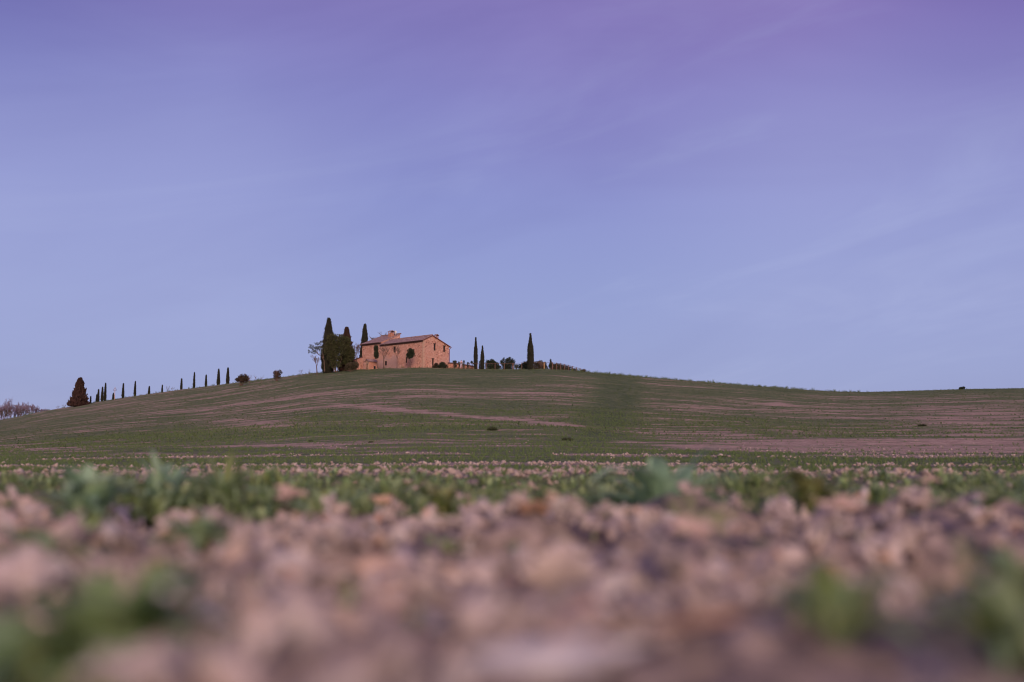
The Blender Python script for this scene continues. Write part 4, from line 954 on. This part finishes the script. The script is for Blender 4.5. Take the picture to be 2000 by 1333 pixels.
# along the drive
leafy('red_bush', 472, 216, [(474, 738, 9.5, 7), (466, 742, 8, 4), (481, 740, 5, 6), (474, 743, 12, 5)], 'red_leaf', 'red brown bush right of the last pair of cypresses', 'bush', n=2200, leaf_=.22, seed=28)
leafy('spiky_bush', 541, 212.5, [(541, 732, 8, 6), (538, 728, 5, 4), (546, 728, 5, 5), (541, 737, 8, 4)], 'red_leaf', 'rounded twiggy reddish bush standing alone on the skyline', 'bush', n=1000, leaf_=.2, seed=29)
bare('bare_shrub', 541, 212.3, 719.5, 9, 'spiky bare shrub growing through the lone rounded bush', cat='shrub', seed=30, fork=.05, r0=.05, levels=3, nb=5, twig=.022)
bare('bare_shrub', 488, 216, 728, 6, 'thin bare shrub right against the red brown bush', cat='shrub', seed=41, fork=.08, r0=.04, levels=3, nb=3, twig=.014)
bare('bare_shrub', 500.5, 215, 729, 3, 'left one of two small leaning bare shrubs on the skyline', cat='shrub', seed=42, fork=.1, r0=.03, levels=3, nb=2, twig=.014)
bare('bare_shrub', 509.5, 215, 729.5, 4, 'right one of two small leaning bare shrubs on the skyline', cat='shrub', seed=43, fork=.1, r0=.03, levels=3, nb=2, twig=.014, lean=.5)
for px, ty, lab in ((328, 752, 'bare brush left of the fifth drive cypress'), (337, 754, 'lower bare brush right beside the fifth drive cypress'), (588, 720, 'tiny bare stems on the skyline before the sapling'), (126, 788, 'low bare brush on the skyline left of the big conifer'), (113, 790, 'reddish bare scrub further down left of the big conifer')):
    bare('bare_shrub', px, None or (float(crest_y((px - 1000) / F_PX)) + 1.5), ty, 7, lab, cat='shrub', seed=int(px), fork=.05, r0=.03, levels=3, nb=3, twig=.014)
# right of the house
leafy('small_shrub', 888, 211.5, [(888, 709, 3, 4), (889, 715, 2.2, 4.5), (886, 707, 2, 2.5)], 'dark_leaf', 'dark climbing shrub on the terrace wall nearest the farmhouse', 'shrub', n=700, leaf_=.13, seed=51)
leafy('rose_shrub', 892, 213, [(890, 707.5, 2.2, 2.5)], 'red_leaf', 'reddish shrub top behind the dark climbing shrub', 'shrub', n=260, leaf_=.13, seed=52)
leafy('small_shrub', 906.5, 212.5, [(906, 707, 2.2, 3), (905.5, 714, 1.8, 5)], 'olive_leaf', 'loose shrub directly right of the person', 'shrub', n=420, leaf_=.13, seed=53)
leafy('small_shrub', 896.8, 212.5, [(896.5, 709, 1.8, 3), (898, 714, 1.4, 4)], 'olive_leaf', 'loose shrub directly left of the person', 'shrub', n=260, leaf_=.13, seed=54)
leafy('small_shrub', 913.6, 212, [(914, 710, 1.8, 2.4), (913.8, 715.5, 1.2, 4)], 'dark_leaf', 'thin dark shrub between the person and the round topped one', 'shrub', n=420, leaf_=.12, seed=55)
leafy('small_shrub', 921.3, 212.5, [(921.2, 708, 2.3, 2.8), (924.5, 710.5, 2.2, 1)], 'dark_leaf', 'round topped shrub left of the tall slim cypress', 'shrub', n=420, leaf_=.12, seed=56)
leafy('small_shrub', 937, 212, [(937.5, 708, 1.8, 2.5), (937, 714, 2.4, 3.2), (937.5, 718, 2.6, 2)], 'dark_leaf', 'loose sapling between the two slim cypresses', 'shrub', n=420, leaf_=.13, seed=57)
leafy('dark_bush', 960, 216, [(953, 710, 5.5, 7), (961, 709, 7, 8), (968, 713, 7, 7), (958, 717, 12, 5), (962, 721, 14, 5), (973, 718, 6, 5)], 'dark_leaf', 'dense dark bush behind the fence, first right of the slim cypresses', 'bush', n=6500, leaf_=.17, seed=58)
leafy('dark_bush', 991, 216.5, [(981, 708, 5, 6), (993, 706, 9, 7.5), (1001, 709, 5.5, 8), (990, 714, 13, 6), (991, 720, 14, 5), (984, 701, 2, 2), (996, 699.5, 2, 2)], 'dark_leaf', 'looser dark bush behind the fence with gaps of sky, left of the lone cypress', 'bush', n=5200, leaf_=.17, seed=59)
leafy('blue_green_shrub', 1009, 215, [(1009, 716, 4, 3.8)], 'olive_leaf', 'small bluish shrub in the gap between bush and hedge', 'shrub', n=500, leaf_=.15, seed=60)
leafy('dark_hedge', 1030, 216, [(1017, 716, 6, 4.5), (1026, 713, 7, 6.5), (1034, 712, 6, 7.5), (1024, 720, 12, 4), (1034, 719, 8, 5)], 'dark_leaf', 'dark hedge behind the fence, left of the lone cypress', 'hedge', n=5200, leaf_=.17, seed=61)
leafy('dark_hedge', 1052, 216, [(1046, 712, 7, 7.5), (1055, 711, 8, 8), (1063, 713, 6, 7), (1044, 719, 8, 5), (1054, 719, 9, 5), (1064, 719, 8, 5)], 'bush_leaf', 'brownish hedge behind the fence, right of the lone cypress', 'hedge', n=4200, leaf_=.17, seed=62)
bare('spiky_shrub', 1057, 215, 699.5, 8, 'spiky orange twigged shrub sticking out of the brownish hedge', cat='shrub', seed=63, fork=.05, r0=.05, levels=3, nb=4, twig=.02)
leafy('dark_shrub', 1075.2, 215, [(1075, 704.5, 1.6, 2.8), (1076, 708, 1.8, 3.5), (1075, 714.5, 4.5, 6)], 'dark_leaf', 'narrow dark shrub poking above the rail right of the brightest post', 'shrub', n=900, leaf_=.14, seed=64)
leafy('dark_hedge', 1092, 215.5, [(1080, 716, 7, 6.5), (1088, 716, 8, 6.5), (1096, 717, 8, 6), (1104, 718.5, 7, 5.5), (1112, 720.5, 7, 4.5), (1121, 722.5, 7, 3), (1084, 721, 9, 4), (1098, 722, 9, 4)], 'bush_leaf', 'long low hedge descending behind the right end of the fence', 'hedge', n=5200, leaf_=.17, seed=65)
bare('bare_shrub', 1140, 208, 718, 9, 'twiggy bare shrub beyond the right end of the fence', cat='shrub', seed=66, fork=.05, r0=.04, levels=3, nb=5, twig=.016)
leafy('green_bush', 1138, 208.5, [(1139, 725, 6, 3)], 'green_leaf', 'low green clump at the foot of the twiggy shrub past the fence', 'bush', n=500, leaf_=.15, seed=67)
leafy('small_bush', 1878.5, float(crest_y((1878 - 1000) / F_PX)) - .5, [(1876, 759, 3, 2.4), (1881, 758.4, 3.2, 2.8)], 'dark_leaf', 'small lone bush on the skyline near the right edge', 'bush', n=900, leaf_=.13, seed=68)

def ray_ground(px, py):
    for Yd in np.arange(14, 235, .4):
        p = at(px, py, Yd)
        if float(terr(p[0], p[1])) >= p[2]: return p
    return at(px, py, 100)
for i, (px, py, w_, h_, lab) in enumerate([(962, 841, 13, 8, 'dark round grass tussock on the slope below the slim cypresses'), (1108, 861, 17, 6, 'flat dark tussock on the slope below the fence'),
        (1411, 894, 16, 4, 'low dark tuft in the lower green strip right of centre'), (1801, 833, 13, 5, 'dull tuft on the bare right slope'),
        (607, 863, 7, 3, 'small faint tuft below the bare sapling, low on the left slope'), (725, 865, 8, 3, 'small faint tuft low on the slope below the left wing')]):
    p = ray_ground(px, py); k = p[1] / F_PX; r = np.random.default_rng(80 + i); n = 700
    e = empty('grass_tussock', p, lab, 'tussock', 'dark tussocks on the slope'); a = r.uniform(0, 6.28, n); q = np.sqrt(r.random(n)) * w_ / 2 * k
    P = np.stack([q * np.cos(a), q * np.sin(a), np.zeros(n)], 1); N = np.stack([np.cos(a) * q, np.sin(a) * q, np.ones(n) * w_ * k * .35], 1)
    V, F_ = sprays(P, N, h_ * k, .018, r, .25); mesh('grass_blades', V, F_, M['tussock'], e)

# far bare wood at the left edge
wood = [(3, 788, 7, 'bare purple tree cut by the left edge of the photo'), (10, 790, 6, 'short bare tree right beside the one cut by the left edge'), (16, 786, 7, 'bare tree with a reddish lower crown, left of the tallest of the wood'),
        (22, 782.5, 7, 'tallest bare tree of the far wood'), (30, 786.5, 5, 'narrow bare tree in the middle of the far wood'), (37, 788, 5, 'dark stemmed bare tree just right of the gap in the far wood'),
        (43, 785.5, 6, 'second bare tree right of the gap in the far wood'), (50, 786, 7, 'broad bare tree right of the middle of the far wood'), (57, 786.5, 6, 'bushy topped bare tree near the right end of the far wood'),
        (64, 788, 6, 'last tall bare tree on the right of the far wood'), (71, 793, 6, 'lower bare tree sloping down after the last tall one'), (79, 796, 7, 'low spreading bare tree where the wood meets the hill'), (88, 799, 5, 'smallest bare tree furthest right in the far wood')]
for i, (px, ty, sp_, nm_) in enumerate(wood):
    bare('bare_tree', px, 328 + (i * 7) % 18, ty, sp_, nm_, seed=100 + i, fork=.05, r0=.2, levels=5, nb=3, twig=.042, spread=.55, mat='twig_purple', group='far bare trees at the left edge')
for i, (px, lab) in enumerate([(10, 'reddish undergrowth at the left edge below the far wood'), (45, 'dark undergrowth between the trunks of the far wood')]):
    leafy('undergrowth', px, 322, [(px - 4, 808, 12, 9), (px + 6, 807, 9, 9)], 'bush_leaf', lab, 'shrub', n=260, leaf_=.35, seed=120 + i)

# utility pole
PYd = 250; pb = at(225, 756, PYd); g0 = float(terr(pb[0], pb[1])); e = empty('utility_pole', (pb[0], pb[1], g0), 'pale utility pole with a short crossarm among the young cypresses', 'pole'); hh = pb[2] - g0
q = MB(); q.tube([(0, 0, -.4), (0, 0, hh)], [.08, .06], 8); q.build('pole', M['stone_trim'], e)
q = MB(); q.box(-.42, .42, -.05, .05, hh * .72, hh * .72 + .1); q.box(-.25, .25, -.05, .05, hh * .84, hh * .84 + .08)
q.build('crossarm', M['twig_purple'], e)
q = MB()
for x_ in (-.38, 0, .38): q.tube([(x_, 0, hh * .72 + .1), (x_, 0, hh * .72 + .28)], .04, 6)
q.build('insulators', M['twig_purple'], e)

# wooden rail fence
posts = [(875, 708.6), (885, 709), (903, 709), (917.5, 709.5), (932, 710), (949.5, 710), (967, 710.3), (985, 710.3), (1002, 710.2), (1019, 709), (1041, 708.6), (1062.7, 708.2), (1079, 708.6), (1087, 709.3), (1094.8, 710.2), (1102.7, 711.8), (1110.3, 713.6), (1118, 715.8), (1126, 718.2), (1133.5, 720.3)]
FYd = np.interp([p[0] for p in posts], [875, 1019, 1079, 1135], [209.5, 209.5, 208.5, 214])
tops = [at(px, py, yd) for (px, py), yd in zip(posts, FYd)]
f0 = np.array([tops[0][0], tops[0][1], float(terr(tops[0][0], tops[0][1]))])
fence = empty('rail_fence', f0, 'long wooden post and rail fence running right from the farmhouse along the hilltop', 'fence')
for i, T in enumerate(tops):
    gz = float(terr(T[0], T[1])); q = MB(); w_ = {8: .14, 12: .12}.get(i, .07); rz = w_
    q.box(T[0] - rz - f0[0], T[0] + rz - f0[0], T[1] - .07 - f0[1], T[1] + .07 - f0[1], gz - .3 - f0[2], T[2] + .05 - f0[2])
    o = q.build('post', M['post_light' if i == 11 else 'rail_wood'], fence)
    if i == 11: o['label'] = 'bright pale orange post'
for a, b_ in zip(tops[:-1], tops[1:]):
    q = MB(); off = np.array([0, -.1, -.04]); q.tube([a + off - f0, b_ + off - f0], .032, 6); q.build('rail', M['rail_wood'], fence)

# ------------------------------------------------------------------ the person on the terrace
M['skin'] = mottled('skin', (0.45, .27, .20, 1), (0.42, .25, .19, 1), 8, .6)
M['pink_cloth'] = mottled('pale_pink_cloth', (0.62, .45, .50, 1), (0.54, .38, .44, 1), 5)
M['lilac_cloth'] = mottled('lilac_cloth', (0.60, .50, .62, 1), (0.5, .42, .54, 1), 5)
M['hair'] = mottled('dark_hair', (0.02, .015, .015, 1), (0.03, .02, .02, 1), 20)
def skin_obj(name, chains, mat, parent, sub=1):
    """one continuous surface grown from joints; chains share vertices by name"""
    names = {}; V = []; E = []; Rr = []
    for ch in chains:
        prev = None
        for nm_, p, rad_ in ch:
            if nm_ not in names: names[nm_] = len(V); V.append(p); Rr.append(rad_)
            k = names[nm_]
            if prev is not None and prev != k: E.append((prev, k))
            prev = k
    me = bpy.data.meshes.new(name); me.from_pydata(V, E, []); o = bpy.data.objects.new(name, me); COL.objects.link(o)
    o.modifiers.new('skin', 'SKIN'); s_ = o.modifiers.new('sub', 'SUBSURF'); s_.levels = sub; s_.render_levels = sub
    for i, v in enumerate(me.skin_vertices[0].data): v.radius = (Rr[i], Rr[i]) if not isinstance(Rr[i], tuple) else Rr[i]
    me.skin_vertices[0].data[0].use_root = True
    me.materials.append(mat); o.parent = parent; return o
PY_ = 209.8; ph = at(901, 703.2, PY_); px_, pz_ = ph[0], ph[2]; pg = float(terr(px_, PY_)); Hp = min(max(pz_ - pg, 1.7), 1.86); S_ = Hp / 1.8
person = empty('person', (px_, PY_, pz_ - Hp), 'person in pale pink top and light trousers standing by the terrace wall, hands raised', 'person')
def arm(sx):
    n = 'l' if sx < 0 else 'r'
    c_ = [('chest', (0, 0, 1.38), .13), ('sh' + n, (sx * .17, 0, 1.43), .065), ('el' + n, (sx * .26, -.03, 1.14), .046), ('wr' + n, (sx * .12, -.22, 1.24), .032), ('pa' + n, (sx * .085, -.27, 1.28), .034)]
    out = [c_]
    for i in range(4): out.append([('pa' + n, (0, 0, 0), 0), ('f%s%da' % (n, i), (sx * (.07 - .012 * i), -.30, 1.315 - i * .02), .009), ('f%s%db' % (n, i), (sx * (.045 - .012 * i), -.315 - .004 * i, 1.33 - i * .022), .008)])
    out.append([('pa' + n, (0, 0, 0), 0), ('t%sa' % n, (sx * .08, -.245, 1.32), .010), ('t%sb' % n, (sx * .06, -.255, 1.35), .008)])
    return out
def leg_c(sx):
    n = 'l' if sx < 0 else 'r'
    return [('pelvis', (0, 0, .95), .13), ('hip' + n, (sx * .10, 0, .88), .10), ('kn' + n, (sx * .13, -.02, .49), .062), ('an' + n, (sx * .15, .02, .09), .042), ('to' + n, (sx * .17, -.14, .035), .035)]
sc_ = lambda ch: [[(a, tuple(v * S_ for v in p), (r_ * S_) if not isinstance(r_, tuple) else r_) for a, p, r_ in c_] for c_ in ch]
body = sc_([[('pelvis', (0, 0, .95), .13), ('waist', (0, 0, 1.12), .115), ('chest', (0, 0, 1.38), .13), ('neck', (0, 0, 1.52), .05), ('chin', (0, -.015, 1.60), .065), ('head', (0, 0, 1.69), .088), ('crown', (0, .005, 1.755), .06)], leg_c(-1), leg_c(1)] + arm(-1) + arm(1))
bo = skin_obj('body', body, M['skin'], person)
tr_ = sc_([[('pelvis', (0, 0, .96), .145), ('waist', (0, 0, 1.05), .13)], [('pelvis', (0, 0, 0), 0), ('hl', (-.10, 0, .87), .115), ('kl', (-.13, -.02, .49), .08), ('al', (-.15, .02, .12), .06)], [('pelvis', (0, 0, 0), 0), ('hr', (.10, 0, .87), .115), ('kr', (.13, -.02, .49), .08), ('ar', (.15, .02, .12), .06)]])
skin_obj('trousers', tr_, M['lilac_cloth'], person)
to_ = sc_([[('w', (0, 0, 1.0), .145), ('m', (0, 0, 1.15), .13), ('c', (0, 0, 1.38), .145), ('n', (0, 0, 1.49), .07)], [('c', (0, 0, 0), 0), ('sl', (-.17, 0, 1.43), .08), ('el', (-.26, -.03, 1.14), .062), ('wl', (-.14, -.2, 1.23), .045)], [('c', (0, 0, 0), 0), ('sr', (.17, 0, 1.43), .08), ('er', (.26, -.03, 1.14), .062), ('wr', (.14, -.2, 1.23), .045)]])
skin_obj('top', to_, M['pink_cloth'], person)
V, F_ = lump(2, 3, .05); V = V * np.array([.1, .11, .1]) * S_; V = V + np.array([0, .02, 1.715]) * S_
mk = V[:, 1] < -.045 * S_; V[mk, 2] = np.maximum(V[mk, 2], 1.72 * S_); mesh('hair', V, F_, M['hair'], person, smooth=True)
for sx in (-1, 1):
    V, F_ = ICO[1]; mesh('eye', V * .012 * S_ + np.array([sx * .032, -.088, 1.69]) * S_, F_, M['hair'], person)
    mesh('ear', V * np.array([.012, .022, .032]) * S_ + np.array([sx * .09, .0, 1.685]) * S_, F_, M['skin'], person)
q = MB(); q.tube([(0, -.085 * S_, 1.69 * S_), (0, -.108 * S_, 1.655 * S_)], [.008 * S_, .014 * S_], 6); q.build('nose', M['skin'], person)
q = MB(); q.tube([(-.022 * S_, -.08 * S_, 1.625 * S_), (0, -.086 * S_, 1.623 * S_), (.022 * S_, -.08 * S_, 1.625 * S_)], .006 * S_, 5); q.build('mouth', M['red_leaf'], person)
